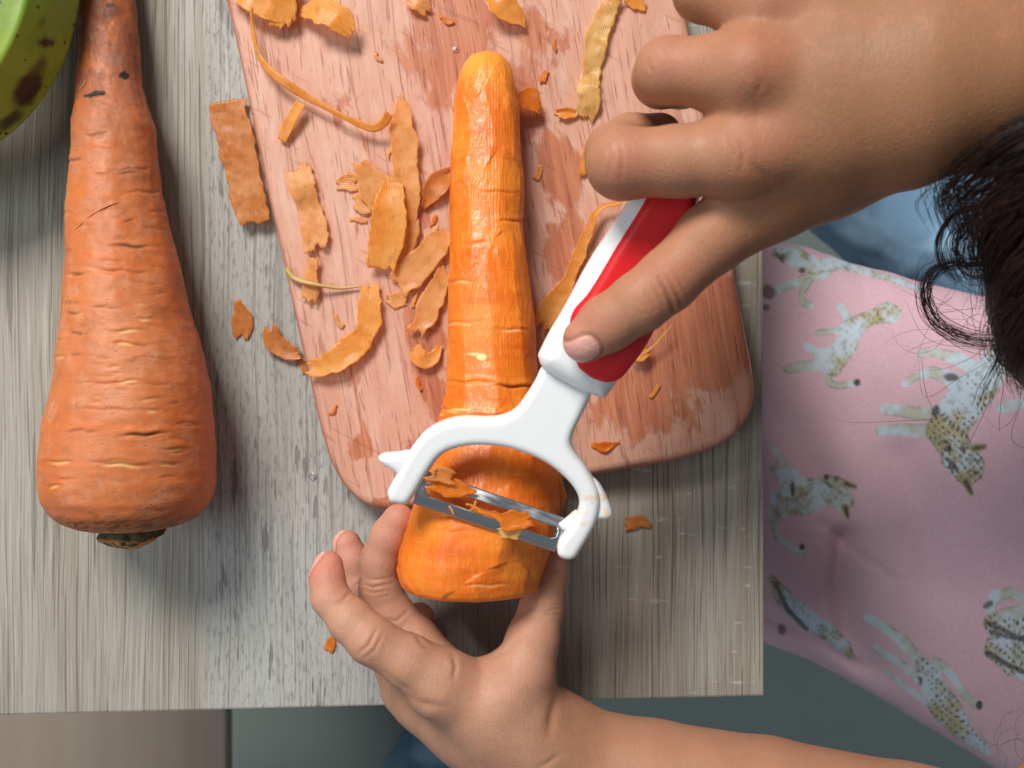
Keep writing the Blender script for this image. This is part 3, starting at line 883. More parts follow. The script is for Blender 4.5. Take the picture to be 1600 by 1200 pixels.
# ------------------------------------------------------------------ peelings
def peel_mat(name, c0, c1, c2, trans=.38):
    m = Mat(name, .42)
    u, v = m.attr('along'), m.attr('across')
    cmb = m.node('ShaderNodeCombineXYZ'); m.link(u, cmb.inputs[0]); m.link(v, cmb.inputs[1])
    w = m.node('ShaderNodeTexNoise'); w.inputs['Scale'].default_value = 1
    mp = m.node('ShaderNodeMapping'); m.link(cmb.outputs[0], mp.inputs['Vector']); mp.inputs['Scale'].default_value = (200, 900, 1)
    n1 = m.noise(mp.outputs[0], 1.0, 3, .6)
    tc = m.coord((120, 120, 120)); n2 = m.noise(tc, 1.0, 4, .65)
    c = m.mix(m.rng(n2, .35, .65), tuple(c0), tuple(c1))
    c = m.mix(m.rng(n1, .52, .74, 0, .6), c, tuple(c2))
    n4 = m.noise(m.coord((330, 330, 330)), 1.0, 3, .6)
    c = m.mix(m.rng(n4, .52, .72, 0, .5), c, tuple(np.array(c0)*.62))
    c = m.mix(m.rng(n4, .42, .28, 0, .35), c, tuple(srgb(246, 206, 140)))
    m.base(c)
    rid = m.math('SINE', m.math('MULTIPLY', v, 2*math.pi/.0008))
    m.normal(m.bump(m.math('ADD', m.math('MULTIPLY', rid, .2), n1), .00022, .5))
    m.rough(m.rng(n2, .35, .65, .22, .45))
    tr = m.node('ShaderNodeBsdfTranslucent'); m.set(tr.inputs['Color'], c)
    mx = m.node('ShaderNodeMixShader'); mx.inputs[0].default_value = trans
    m.link(m.b.outputs[0], mx.inputs[1]); m.link(tr.outputs[0], mx.inputs[2])
    tp = m.node('ShaderNodeBsdfTransparent'); tp.inputs['Color'].default_value = (1, .82, .6, 1)
    m2 = m.node('ShaderNodeMixShader'); m2.inputs[0].default_value = .28
    m.link(mx.outputs[0], m2.inputs[1]); m.link(tp.outputs[0], m2.inputs[2])
    m.link(m2.outputs[0], m.out.inputs['Surface'])
    return m.m
PM = {'o': peel_mat('peel_orange', srgb(242, 170, 74), srgb(246, 186, 96), srgb(250, 208, 130)),
      't': peel_mat('peel_tan', srgb(238, 172, 98), srgb(244, 188, 118), srgb(248, 210, 150)),
      'y': peel_mat('peel_pale', srgb(236, 190, 110), srgb(240, 204, 134), srgb(246, 222, 166)),
      'b': peel_mat('peel_brown', srgb(218, 138, 66), srgb(228, 154, 82), srgb(236, 174, 108)),
      'r': peel_mat('peel_bright', srgb(236, 132, 24), srgb(240, 150, 44), srgb(246, 170, 70))}
pid = [0]
def peel(path, width, base, mat, label, cup=.0, lift=None, thick=.00035, jag=1.35, name='carrot_peel', cat='peel', roll=0.0, wav=.0003, group=None):
    """path: px,py pairs; width: px list along the path; lift: metres above base along the path"""
    pid[0] += 1; sd = pid[0]*3.7
    k = kz(base+.002)
    pts = np.array([(*P(x, y, base)[:2], 0) for x, y in path])
    L = np.linalg.norm(np.diff(pts, axis=0), axis=1).sum()
    n = max(10, int(L/.0007)); nv = max(7, min(40, int(max(width)*k/.0006)))
    c = catmull(pts, n)[:, :2]
    t = np.gradient(c, axis=0); t /= np.linalg.norm(t, axis=1)[:, None]+1e-12
    nr = np.stack([-t[:, 1], t[:, 0]], -1)
    s = np.linspace(0, 1, n)
    w = smooth1(np.interp(s, np.linspace(0, 1, len(width)), width), 5)*k/2
    lf = np.interp(s, np.linspace(0, 1, len(lift)), lift) if lift is not None else 0*s
    if lift is not None: lf = .7*smooth1(lf, max(3, (n//6)|1))
    v = np.linspace(-1, 1, nv)
    along = s[:, None]*L+0*v[None, :]
    jl = fbm(s*L*700, 0*s+sd, 0*s, 2)*.00045*jag+fbm(s*L*170, 0*s+sd+5, 0*s, 2)*.0011*jag
    jr = fbm(s*L*700, 0*s+sd+9, 0*s, 2)*.00045*jag+fbm(s*L*170, 0*s+sd+14, 0*s, 2)*.0011*jag
    off = np.where(v[None, :] < 0, v[None, :]*np.maximum(w+jl, .0002)[:, None], v[None, :]*np.maximum(w+jr, .0002)[:, None])
    X = c[:, None, :]+nr[:, None, :]*off[..., None]
    # ragged ends
    for e, rows in ((0, range(0, min(6, n//3))), (1, range(n-1, n-1-min(6, n//3), -1))):
        tooth = .0009*jag*(np.abs(((v*w[n//2]/.0011) % 1)-.5)*2-.5)+.0012*jag*vnoise(v*3+sd, 0*v+e, 0*v)
        tooth = np.clip(tooth, -.0016, .0016)*min(1.0, (w[0] if e == 0 else w[-1])/.002)
        for q, i in enumerate(rows):
            f = (1-q/6.)
            X[i] += t[i][None, :]*tooth[:, None]*f*(1 if e else -1)
    roll_ = roll*np.ones(n) if not hasattr(roll, '__len__') else np.interp(s, np.linspace(0, 1, len(roll)), roll)
    Z = lf[:, None]+cup*(v[None, :]**2)*(w[:, None]/.004)+roll_[:, None]*v[None, :]*w[:, None]
    Z = Z+wav*fbm(along*190+sd, off*190, 0*off+sd, 2)
    Z = Z-Z.min() if lift is None else np.maximum(Z-min(0, Z.min()), 0)
    Z = base+.0003+Z+thick/2
    G3 = np.concatenate([X, Z[..., None]], -1)
    du = np.gradient(G3, axis=0); dv = np.gradient(G3, axis=1)
    N = np.cross(du, dv); N /= np.linalg.norm(N, axis=-1)[..., None]+1e-12
    ed = np.ones((n, nv)); ed[:, 0] = ed[:, -1] = .45; ed[0] = ed[-1] = .45
    A = G3+N*thick/2*ed[..., None]; B = G3-N*thick/2*ed[..., None]
    V = np.vstack([A.reshape(-1, 3), B.reshape(-1, 3)])
    f = grid_faces(n, nv); fb = f[:, ::-1]+n*nv
    loop = [(0, j) for j in range(nv)]+[(i, nv-1) for i in range(1, n)]+[(n-1, j) for j in range(nv-2, -1, -1)]+[(i, 0) for i in range(n-2, 0, -1)]
    li = np.array([i*nv+j for i, j in loop]); l2 = np.roll(li, -1)
    sd_ = np.stack([l2, li, li+n*nv, l2+n*nv], -1)[:, ::-1]
    o = mesh_obj(name, V, np.vstack([f, fb, sd_]), PM[mat])
    attr_f(o, 'along', np.tile(along.ravel(), 2)); attr_f(o, 'across', np.tile(off.ravel(), 2))
    tag(o, label, cat, group or 'carrot peelings')
    return o
B_ = BT
peel([(372, -14), (400, 2), (440, 16), (462, 12)], [30, 52, 60, 44], B_, 'o', 'frayed orange peel at the top left edge of the board', .0006, [.004, .007, .006, .002])
peel([(448, -30), (450, 5), (447, 47)], [44, 42, 38], B_, 'o', 'squarish orange peel beside the frayed one, cut by the photo top', .0004, [.009, .008, .005])
peel([(478, 22), (505, 26), (528, 38), (553, 66)], [18, 44, 50, 14], B_, 'o', 'torn orange peel pointing down right in the board corner', .0006, [.004, .009, .010, .007])
peel([(400, 22), (402, 60), (411, 95), (432, 122), (458, 142), (486, 160), (520, 178), (556, 196), (585, 206), (603, 200), (612, 186)], [5, 6, 7, 10, 13, 10, 8, 8, 8, 11, 13], B_, 'o',
     'long thin curved orange strand arching across the board', .0, [.008, .006, .005, .007, .008, .006, .006, .007, .006, .010], .0009, .25, roll=.6)
peel([(475, 165), (458, 192), (442, 222)], [14, 19, 15], B_, 'o', 'short orange strip hanging off the long thin strand', .0008, [.005, .004, .0015], jag=.5)
peel([(357, 158), (370, 215), (386, 285), (402, 350)], [56, 56, 54, 48], .0, 'b', 'wide brown peel on the table tucked along the board edge', .0003, [.002, .003, .004, .006])
peel([(467, 262), (476, 300), (482, 318), (490, 352), (498, 388)], [42, 44, 36, 46, 40], B_, 't', 'jointed brownish peel strip near the left board edge', .0002, [.001, .003, .0005, .002, .003])
peel([(528, 287), (545, 285), (560, 286)], [20, 32, 20], B_, 't', 'small round peel scrap touching the peel heap', .0002)
peel([(560, 252), (572, 268), (590, 300), (600, 330)], [22, 40, 52, 34], B_, 't', 'lobed tan peel at the left of the peel heap', .0006, [.002, .001, .001, .001])
peel([(552, 312), (570, 318), (588, 316)], [14, 30, 18], B_, 't', 'small tan peel scrap at the lower left of the heap', .0004)
peel([(630, 152), (630, 200), (633, 255), (642, 315), (645, 358)], [8, 42, 46, 40, 12], B_, 't', 'upright pointed tan peel reaching up from the heap', .0006, [.004, .004, .003, .004, .001])
peel([(617, 286), (613, 330), (606, 375), (600, 422)], [38, 52, 54, 48], B_, 'o', 'pale orange peel lying on top of the heap', .0009, [.005, .007, .006, .004])
peel([(640, 320), (638, 360), (634, 412)], [20, 30, 22], B_, 't', 'tan peel half hidden below the top peel of the heap', .0003, [.001, .002, .001])
peel([(708, 268), (690, 285), (676, 300), (664, 328)], [14, 34, 34, 12], B_, 'b', 'curled olive brown peel against the peeled carrot', .0018, [.004, .002, .002, .001])
peel([(700, 366), (676, 395), (650, 422), (622, 448)], [40, 44, 46, 40], B_, 't', 'broad tan peel slanting away from the peeled carrot', .0005, [.004, .003, .002, .002])
peel([(607, 466), (620, 470), (634, 474)], [16, 30, 16], B_, 't', 'small ridged scrap below the broad tan peel', .0003)
peel([(698, 425), (685, 455), (668, 488), (652, 522)], [24, 38, 38, 26], B_, 't', 'long ridged peel below the broad one near the carrot', .0007, [.003, .002, .002, .003])
peel([(648, 545), (660, 562), (680, 558), (692, 540)], [22, 26, 20, 8], B_, 'o', 'small curled peel beside the middle of the peeled carrot', .0012, [.002, .003, .002, .001])
peel([(492, 406), (489, 438), (484, 470)], [16, 20, 18], B_, 't', 'narrow tan peel lying across the pale rootlet', .0002, [.003, .003, .002])
peel([(578, 448), (580, 485), (573, 520), (548, 552), (515, 574), (486, 572)], [32, 36, 38, 40, 34, 24], B_, 'o', 'hook shaped orange peel near the lower left of the board', .0008, [.001, .003, .003, .003, .006, .003])
peel([(374, 470), (379, 496), (378, 526)], [8, 36, 20], .0, 'b', 'leaf shaped peel scrap alone on the table left of the board', .0004)
peel([(428, 512), (432, 535), (452, 550), (470, 552)], [20, 32, 28, 18], .0, 'b', 'notched peel scrap on the table touching the board edge', .0008, [.003, .002, .002, .003])
peel([(462, 556), (470, 572), (474, 584)], [8, 14, 8], .0, 'b', 'sliver of peel just under the board edge', .0004)
peel([(640, 2), (655, 10), (668, 22)], [18, 30, 14], B_, 't', 'crumpled scrap at the photo top left of the carrot tip', .0010, [.002, .003, .001])
peel([(768, -8), (782, 12), (800, 28), (822, 46)], [26, 40, 34, 6], B_, 'o', 'twisted orange peel above the carrot tip', .0016, [.004, .006, .004, .002])
peel([(958, -12), (942, 30), (930, 72), (925, 100), (921, 140), (914, 188)], [34, 30, 38, 30, 40, 34], B_, 'y', 'long pale yellow peel strip near the index finger', .0004, [.004, .002, .003, .0005, .003, .001], wav=.0011)
peel([(868, 178), (885, 176), (903, 180)], [16, 24, 16], B_, 'o', 'small rolled orange peel left of the pale strip end', .0022)
peel([(978, 2), (992, 6), (1008, 14)], [10, 20, 12], B_, 'o', 'tiny orange peel beside the top of the pale strip', .0010)
peel([(866, 62), (864, 72), (868, 82)], [3, 9, 4], B_, 'b', 'tiny brown curled crumb right of the carrot tip', .0006)
peel([(806, 162), (824, 166), (842, 178)], [24, 40, 12], B_, 'r', 'bright orange peel standing against the tip of the peeled carrot', .0010, [.008, .008, .006])
peel([(968, 318), (935, 328), (918, 360), (905, 402), (882, 450), (850, 512)], [8, 9, 14, 20, 40, 46], B_, 'o', 'long peel tapering to a strand between carrot and peeler handle', .0007, [.006, .006, .004, .003, .002, .003])
peel([(985, 552), (1000, 552), (1010, 546)], [20, 34, 16], B_, 'o', 'orange scrap right of the peeler grip', .0012, [.004, .005, .004])
peel([(1000, 556), (1020, 540), (1047, 508)], [3, 4, 2], B_, 'y', 'thin pale fibre sticking out from the scrap by the grip', 0, [.005, .006, .007], .0005, .1)
peel([(925, 696), (944, 698), (966, 692)], [5, 24, 6], B_, 'r', 'small leaf shaped orange peel right of the peeler yoke', .0010)
peel([(977, 818), (998, 813), (1016, 820)], [16, 20, 8], .0, 'b', 'orange scrap on the table right of the peeler', .0008)
peel([(524, 990), (518, 1004), (512, 1016)], [6, 14, 10], .0, 'r', 'orange crumb on the table left of the index finger', .0008)
peel([(922, 222), (912, 245), (906, 275)], [10, 15, 5], B_, 'o', 'sliver of peel peeking out beside the index knuckle', .0008, [.002, .002, .001])
peel([(866, 730), (872, 760), (868, 790)], [10, 18, 8], .004, 'o', 'loose peel edge hanging at the right side of the carrot', .0010, [.020, .022, .02])
# shavings caught on the blade
def on_blade(path, w, mat, label, dz, **kw):
    z = plane_pt(*path[len(path)//2])[2]+dz
    return peel(path, w, z, mat, label, **kw)
on_blade([(672, 752), (690, 758), (716, 764), (742, 766)], [22, 30, 26, 10], 'r', 'orange shaving caught in the left half of the blade slot', .0010, cup=.0008, jag=1.4)
on_blade([(735, 795), (765, 800), (795, 812), (828, 806)], [6, 16, 30, 14], 'r', 'torn wet shaving lying over the right half of the blade', .0022, cup=.0010, jag=1.7)
on_blade([(782, 832), (796, 833), (812, 836)], [16, 22, 12], 'y', 'small yellowish shaving on the lower blade edge', .0018, cup=.0006, jag=1.5)
on_blade([(668, 742), (690, 745), (708, 752)], [20, 26, 20], 'b', 'brown shaving folded over the blade beside the left yoke arm', .0020, cup=.0006)
for a, b, c2, wh in (((702, 790), (706, 796), (709, 804), 'leftmost tiny orange fibre stuck to the blade'), ((728, 787), (738, 790), (742, 800), 'tiny bent orange fibre left of the torn shaving on the blade'), ((744, 782), (742, 791), (752, 797), 'tiny orange fibre at the left tip of the torn shaving'), ((784, 835), (780, 842), (776, 852), 'tiny orange fibre hanging below the lower blade edge')):
    on_blade([a, b, c2], [3, 4, 2], 'o', wh, .0024, jag=.1, name='carrot_fibre', cat='fibre', group='fibres on the blade')
# pale rootlet
rt = tube_obj('rootlet', [P(448, 420, B_+.0022), P(462, 436, B_+.0022), P(490, 444, B_+.004), P(530, 450, B_+.002), P(566, 447, B_+.0015)], [.0011, .0009, .0006, .0006, .0002], Mat('rootlet_skin', .6, srgb(196, 164, 96)).m)
tag(rt, 'thin pale yellow carrot rootlet lying under a narrow peel', 'root')
# droplets
MW = Mat('water', .02); MW.b.inputs['Transmission Weight'].default_value = 1.0; MW.b.inputs['IOR'].default_value = 1.33
def drop(px, py, z, r, label):
    k = kz(z); n, mseg = 8, 16
    c = P(px, py, z); V = []
    for i in range(n):
        a = math.pi/2*i/(n-1)
        for j in range(mseg):
            b = 2*math.pi*j/mseg
            V.append((c[0]+r*k*math.cos(a)*math.cos(b)*(1+.1*math.sin(2*b)), c[1]+r*k*math.cos(a)*math.sin(b), c[2]+.0003+r*k*.5*math.sin(a)))
    o = mesh_obj('water_drop', V, grid_faces(n, mseg, True), MW.m)
    tag(o, label, 'droplet', 'water drops')
drop(489, 744, 0, 7, 'clear water drop on the table left of the board corner')
drop(712, 78, B_, 6, 'clear water drop on the board left of the carrot tip')

# crumbs of carrot stuck to the wet board
for (x, y, w, L, wh) in ((612, 240, 9, 12, 'above the peel heap'), (560, 345, 8, 14, 'below the lobed tan peel'), (676, 345, 8, 10, 'between the heap and the peeled carrot'), (648, 470, 7, 12, 'right of the small ridged scrap'), (530, 500, 6, 12, 'inside the hook shaped peel'),
                         (840, 270, 6, 12, 'right of the upper peeled carrot'), (850, 120, 7, 10, 'right of the carrot tip'), (590, 90, 6, 10, 'between the torn peel and the carrot tip'), (700, 30, 7, 12, 'right of the crumpled scrap'), (870, 580, 7, 12, 'left of the peeler neck'),
                         (1020, 610, 7, 12, 'below the scrap by the grip'), (520, 640, 6, 10, 'near the lower left board edge'), (655, 600, 7, 12, 'left of the peeled carrot near the peeler')):
    a = R0 = (x*7+y*3) % 6.28
    peel([(x-L*math.cos(a), y-L*math.sin(a)), (x+3*math.sin(a), y-3*math.cos(a)), (x+L*math.cos(a), y+L*math.sin(a))], [3, w, 3], B_, 'ort'[int(x) % 3], 'small orange crumb on the board '+wh, .0005, name='carrot_crumb', cat='crumb', group='carrot crumbs')
# ------------------------------------------------------------------ person: arms and hands, shirt, trousers, hair
person = tag(empty('person'), 'child in a pink animal print shirt peeling the carrot with both hands', 'person')
def J(px, py, z, rpx): return (P(px, py, z), rpx*kz(z))
def hand_mesh(palm, fingers, lo, hi, h, kp=.006, kf=.0025, creases=(), bumps=(), flat=None):
    F = Field(lo, hi, h)
    Dp = F.new(.03)
    for ch in palm: Dp = smin(Dp, chain(F, F.new(.03), ch, .0025, .03), .010)
    D = Dp.copy()
    for ch in fingers:
        pts = ch[0] if isinstance(ch, tuple) else ch
        kk = ch[1] if isinstance(ch, tuple) else kp
        Df = chain(F, F.new(.03), pts, kf, .02)
        D = np.minimum(D, smin(Dp, Df, kk))
    for (c, r, amt) in bumps:                    # soft swellings (+) or hollows (-)
        c = np.asarray(c)
        sl, X, Y, Z = F.box(c-3*r, c+3*r)
        D[sl] -= amt*np.exp(-((X-c[0])**2+(Y-c[1])**2+(Z-c[2])**2)/(r*r))
    for (a, b, w, dep) in creases:
        a, b = np.asarray(a), np.asarray(b)
        sl, X, Y, Z = F.box(np.minimum(a, b)-4*w-.004, np.maximum(a, b)+4*w+.004)
        dd = capsule(X, Y, Z, a, b, 0, 0)
        D[sl] += dep*np.exp(-(dd/w)**2)
    V, Q = surface_nets(D, F.lo, h)
    return V, Q

# right hand, closed round the handle, thumb laid along the grip
def Zp(px, py): return float(plane_pt(px, py)[2])
zi = Zp(1010, 290)+.0195
fi = [J(1165, 246, zi+.005, 60), J(1062, 252, zi+.002, 54), J(972, 256, zi-.001, 54), J(962, 240, zi-.012, 46), J(985, 220, zi-.022, 40), J(1030, 213, zi-.027, 36)]
zm = zi+.004
fm = [J(1172, 118, zm+.006, 62), J(1105, 113, zm+.002, 52), J(1044, 111, zm-.002, 50), J(1034, 122, zm-.016, 44), J(1065, 128, zm-.028, 42)]
fr = [J(1200, 8, zm+.003, 58), J(1150, -10, zm+.001, 54), J(1106, -20, zm-.004, 52), J(1095, -10, zm-.018, 44)]
fp = [J(1230, -85, zm-.004, 50), J(1170, -110, zm-.006, 46), J(1130, -118, zm-.010, 44), J(1120, -105, zm-.022, 38)]
ztip = Zp(915, 530)+.0170
th_ = [J(1290, 262, .098, 74), J(1205, 310, .099, 66), J(1112, 372, .098, 54), J(1042, 439, .0975, 48), J(1000, 472, .0965, 46), J(950, 505, ztip+.001, 43), J(915, 531, ztip, 36)]
palm = [[J(1165, 238, zi+.006, 66), J(1290, 215, .110, 92), J(1400, 178, .112, 118), J(1520, 120, .112, 140), J(1700, 40, .104, 168), J(1880, -30, .094, 190)],
        [J(1172, 118, zm+.006, 64), J(1290, 130, .113, 95), J(1400, 130, .113, 115)],
        [J(1200, 8, zm+.003, 58), J(1300, 60, .110, 88), J(1420, 90, .112, 110)],
        [J(1230, -85, zm-.004, 50), J(1330, -5, .104, 84), J(1440, 60, .11, 100)],
        [J(1180, 250, zi-.012, 60), J(1290, 240, .098, 80)], [J(1190, 130, zm-.012, 60), J(1300, 140, .100, 80)]]
def cr(p, q, w=.0007, d=.0006): return (P(*p), P(*q), w, d)
zc = .0985+.0085
creases = []
bumps = [(P(1172, 108, zm+.014), .0075, .0016), (P(1170, 236, zi+.014), .008, .0008), (P(1200, 2, zm+.012), .0075, .0012), (P(1185, 178, zm+.014), .007, -.0010), (P(1195, 60, zm+.014), .007, -.0008),
         (P(1120, 180, zm+.006), .006, -.0008)]
lo = P(860, 620, .04); hi = P(1960, -330, .04)
VR, QR = hand_mesh(palm, [fi, fm, fr, fp, (th_, .009)], (P(850, 0, .09)[0], P(0, 600, .09)[1], .056), (P(1900, 0, .09)[0], P(0, -260, .09)[1], .150), .00095, creases=creases, bumps=bumps)

# left hand, cupped round the thick end of the carrot
f_i = [J(690, 1064, .048, 48), J(640, 1034, .050, 40), J(580, 1000, .052, 36), J(548, 970, .050, 33), J(516, 934, .047, 28), J(511, 905, .045, 25.5), J(513, 884, .043, 23)]
f_m = [J(690, 1060, .036, 48), J(650, 1005, .033, 38), J(612, 965, .031, 36), J(594, 920, .031, 32), J(594, 876, .032, 30), J(608, 838, .034, 28), J(622, 812, .036, 25)]
f_r = [J(690, 1080, .024, 44), J(630, 1020, .020, 36), J(585, 975, .018, 32), J(562, 922, .017, 27), J(551, 876, .017, 25), J(542, 850, .017, 22)]
f_p = [J(690, 1110, .018, 40), J(632, 1078, .013, 34), J(616, 1040, .011, 30), J(640, 1000, .010, 26), J(655, 965, .010, 24)]
t_l = [J(800, 1120, .040, 62), J(818, 1052, .042, 48), J(832, 1000, .040, 40), J(846, 950, .036, 33), J(855, 905, .033, 29), J(860, 878, .031, 26)]
palmL = [[J(690, 1072, .046, 50), J(760, 1100, .042, 66), J(830, 1150, .036, 76), J(900, 1190, .030, 82), J(1020, 1222, .030, 92), J(1200, 1262, .034, 104), J(1420, 1318, .040, 118), J(1640, 1360, .046, 125)],
         [J(672, 1092, .028, 48), J(770, 1130, .030, 72), J(850, 1165, .030, 78)],
         [J(655, 1092, .020, 40), J(730, 1130, .022, 62), J(830, 1165, .028, 72)]]
crL = []
bmL = [(P(800, 1085, .058), .010, .0016), (P(735, 1060, .060), .007, -.0012), (P(640, 1045, .062), .006, .0006)]
VL, QL = hand_mesh(palmL, [f_i, f_m, f_r, f_p, (t_l, .008)], (P(470, 0, .01)[0], P(0, 1470, .0)[1], .003), (P(1640, 0, .02)[0], P(0, 780, .02)[1], .078), .00095, creases=crL, bumps=bmL)

# trunk, upper arms, neck and head (nearly all outside the frame)
Fb = Field((.14, -.24, -.20), (.42, .20, .22), .004)
Db = Fb.new(.06)
def Bp(px, py, z, r): return (P(px, py, z), r)
sh_r, sh_l = P(2060, 230, .02), P(2060, 1010, .02)
for ch in ([Bp(1330, 720, -.165, .050), Bp(1600, 800, -.120, .055), Bp(1900, 740, -.07, .060)],
           [(sh_r, .030), (sh_l, .030)], [(sh_r, .028), Bp(1860, -28, .094, .026)], [(sh_l, .028), Bp(1630, 1358, .046, .026)],
           [Bp(1960, 620, .0, .03), Bp(2085, 440, .09, .03)], [(P(2085, 372, .125), .0655), (P(2085, 372, .125)+np.array([-.003, -.003, -.022]), .060)]):
    chain(Fb, Db, ch, .02, .05)
VB, QB = surface_nets(Db, Fb.lo, .004)
def vnormals(V, Q):
    n = np.cross(V[Q[:, 2]]-V[Q[:, 0]], V[Q[:, 3]]-V[Q[:, 1]])
    N = np.zeros_like(V)
    for j in range(4):
        for c in range(3): N[:, c] += np.bincount(Q[:, j], n[:, c], len(V))
    return N/(np.linalg.norm(N, axis=1)[:, None]+1e-15)
def subdivided(V, Q):
    """one Catmull-Clark step on a quad mesh"""
    nv, nf = len(V), len(Q)
    Fp = V[Q].mean(1)
    e = np.sort(np.stack([Q, np.roll(Q, -1, 1)], -1).reshape(-1, 2), 1)
    key = e[:, 0].astype(np.int64)*nv+e[:, 1]
    uk, inv = np.unique(key, return_inverse=True)
    ea, eb = uk//nv, uk % nv
    cnt = np.bincount(inv, minlength=len(uk)); fs = np.zeros((len(uk), 3))
    fid = np.repeat(np.arange(nf), 4)
    for c in range(3): fs[:, c] = np.bincount(inv, Fp[fid, c], len(uk))
    mid = (V[ea]+V[eb])/2
    Ep = np.where((cnt == 2)[:, None], (V[ea]+V[eb]+fs)/4, mid)
    val = np.bincount(np.concatenate([ea, eb]), minlength=nv).astype(float)
    R = np.zeros((nv, 3)); Fa = np.zeros((nv, 3)); fc = np.bincount(Q.ravel(), minlength=nv).astype(float)
    for c in range(3):
        R[:, c] = np.bincount(ea, mid[:, c], nv)+np.bincount(eb, mid[:, c], nv)
        Fa[:, c] = np.bincount(Q.ravel(), Fp[fid, c], nv)
    val1 = np.maximum(val, 1)[:, None]
    Vp = (Fa/np.maximum(fc, 1)[:, None]+2*R/val1+(val1-3)*V)/val1
    Vp = np.where((fc == val)[:, None], Vp, V)
    E = inv.reshape(nf, 4)+nv; C = np.arange(nf)+nv+len(uk)
    q = np.stack([np.stack([Q[:, j], E[:, j], C, E[:, j-1]], -1) for j in range(4)], 1).reshape(-1, 4)
    W = np.vstack([Vp, Ep, Fp])
    return W, vnormals(W, q), q
pig = []
def wrinkle(V, N, lines):
    """lines: polyline px, half width px, depth m, pigment"""
    px, py = pix(V); up = sstep(-.05, .25, N[:, 2]); g = np.zeros(len(V)); dd = np.zeros(len(V))
    for pts, w, dep, pg in lines:
        p = np.array(pts, float); d = np.full(len(V), 1e9); tt = np.zeros(len(V))
        L = len(p)-1
        for i, (a, b) in enumerate(zip(p[:-1], p[1:])):
            e = b-a; t = np.clip(((px-a[0])*e[0]+(py-a[1])*e[1])/(e@e), 0, 1)
            q = np.hypot(px-a[0]-e[0]*t, py-a[1]-e[1]*t)
            m_ = q < d; d = np.where(m_, q, d); tt = np.where(m_, (i+t)/L, tt)
        f = np.exp(-(d/w)**2)*up*(np.sin(np.pi*np.clip(tt, .06, .94))**.6)
        dd -= dep*f; dd += dep*.35*np.exp(-((d-2.4*w)/(1.6*w))**2)*up*(np.sin(np.pi*np.clip(tt, .02, .98)))
        g = np.maximum(g, pg*f)
    return V+N*dd[:, None]*.72, g*.85
VR, NR, QR = subdivided(VR, QR)
VL, NL, QL = subdivided(VL, QL)
WR = [([(1028, 436), (1040, 455), (1050, 478), (1056, 492)], 3.2, .0007, .55), ([(1040, 430), (1052, 450), (1062, 470), (1068, 484)], 3.0, .0005, .4), ([(1018, 446), (1030, 464), (1040, 484)], 2.6, .0004, .3),
      ([(1052, 424), (1064, 444), (1074, 462)], 2.6, .0003, .2), ([(1005, 448), (1018, 470), (1026, 486)], 2.4, .0002, .12),
      ([(1012, 98), (1020, 112), (1018, 128)], 3, .0002, .1), ([(1030, 66), (1040, 80), (1044, 100)], 3, .00018, .08), ([(948, 225), (955, 250), (950, 280)], 3, .0002, .1), ([(965, 215), (974, 245), (970, 290)], 3, .0002, .08),
      ([(1180, 100), (1190, 130), (1180, 150)], 4, .0002, .05), ([(1150, 205), (1162, 238), (1158, 268)], 4, .0003, .08), ([(1132, 210), (1144, 240), (1140, 268)], 4, .0002, .05), ([(1170, 255), (1195, 275), (1215, 310)], 8, .0003, .0)]
WL = [([(520, 946), (536, 938), (548, 924)], 2.6, .0005, .25), ([(558, 1022), (576, 1008), (590, 980)], 2.8, .0005, .25), ([(570, 1028), (586, 1014), (598, 990)], 2.4, .0003, .15),
      ([(566, 912), (582, 918), (612, 912)], 2.4, .0005, .35), ([(568, 920), (584, 926), (608, 922)], 2.4, .0004, .3), ([(572, 905), (590, 906), (612, 902)], 2.2, .0003, .15), ([(584, 934), (600, 932), (614, 928)], 2.2, .0002, .1),
      ([(600, 968), (620, 970), (640, 952)], 2.6, .0004, .2), ([(706, 1022), (712, 1040), (708, 1062)], 3.4, .0006, .3), ([(645, 985), (656, 1000), (668, 1010)], 3, .0004, .2), ([(650, 1000), (662, 1010), (676, 1012)], 3, .0003, .15),
      ([(852, 956), (864, 952), (876, 952)], 2.6, .0004, .25), ([(848, 962), (862, 960), (876, 961)], 2.4, .0003, .15), ([(850, 946), (866, 944), (878, 945)], 2.4, .0002, .15), ([(790, 1020), (800, 1010), (812, 1002)], 4, .0003, .1), ([(770, 1030), (782, 1020), (800, 1014)], 4, .0003, .1),
      ([(628, 1082), (660, 1100), (700, 1105)], 6, .0005, .12), ([(600, 1050), (625, 1070), (650, 1084)], 5, .0004, .12), ([(868, 1092), (862, 1120), (858, 1150)], 7, .0008, .15), ([(872, 1180), (860, 1190), (840, 1200)], 4, .0004, .15),
      ([(556, 866), (566, 868), (570, 862)], 2, .0002, .15), ([(552, 918), (560, 912), (566, 905)], 2, .0003, .2), ([(596, 985), (640, 1020), (690, 1040)], 12, .0002, 0)]
VR, pgR = wrinkle(VR, NR, WR); VL, pgL = wrinkle(VL, NL, WL)
V = np.vstack([VR, VL, VB]); Q = np.vstack([QR, QL+len(VR), QB+len(VR)+len(VL)])
pgm = np.concatenate([pgR, pgL, np.zeros(len(VB))])
m = Mat('skin', .55, spec=.32)
col = m.attr('tone', 'Color')
n1 = m.noise(m.coord((70, 70, 70)), 1.0, 4, .6)
c = m.mix(m.rng(n1, .35, .65, 0, .22), col, tuple(srgb(150, 92, 66)))
n2 = m.noise(m.coord((1100, 1100, 1100)), 1.0, 2, .6)
c = m.mix(m.rng(n2, .45, .75, 0, .14), c, tuple(srgb(140, 88, 64)))
m.base(c)
vor = m.voro(m.coord((1500, 1500, 1500)), 1.0)
n3 = m.noise(m.coord((260, 260, 260)), 1.0, 4, .65)
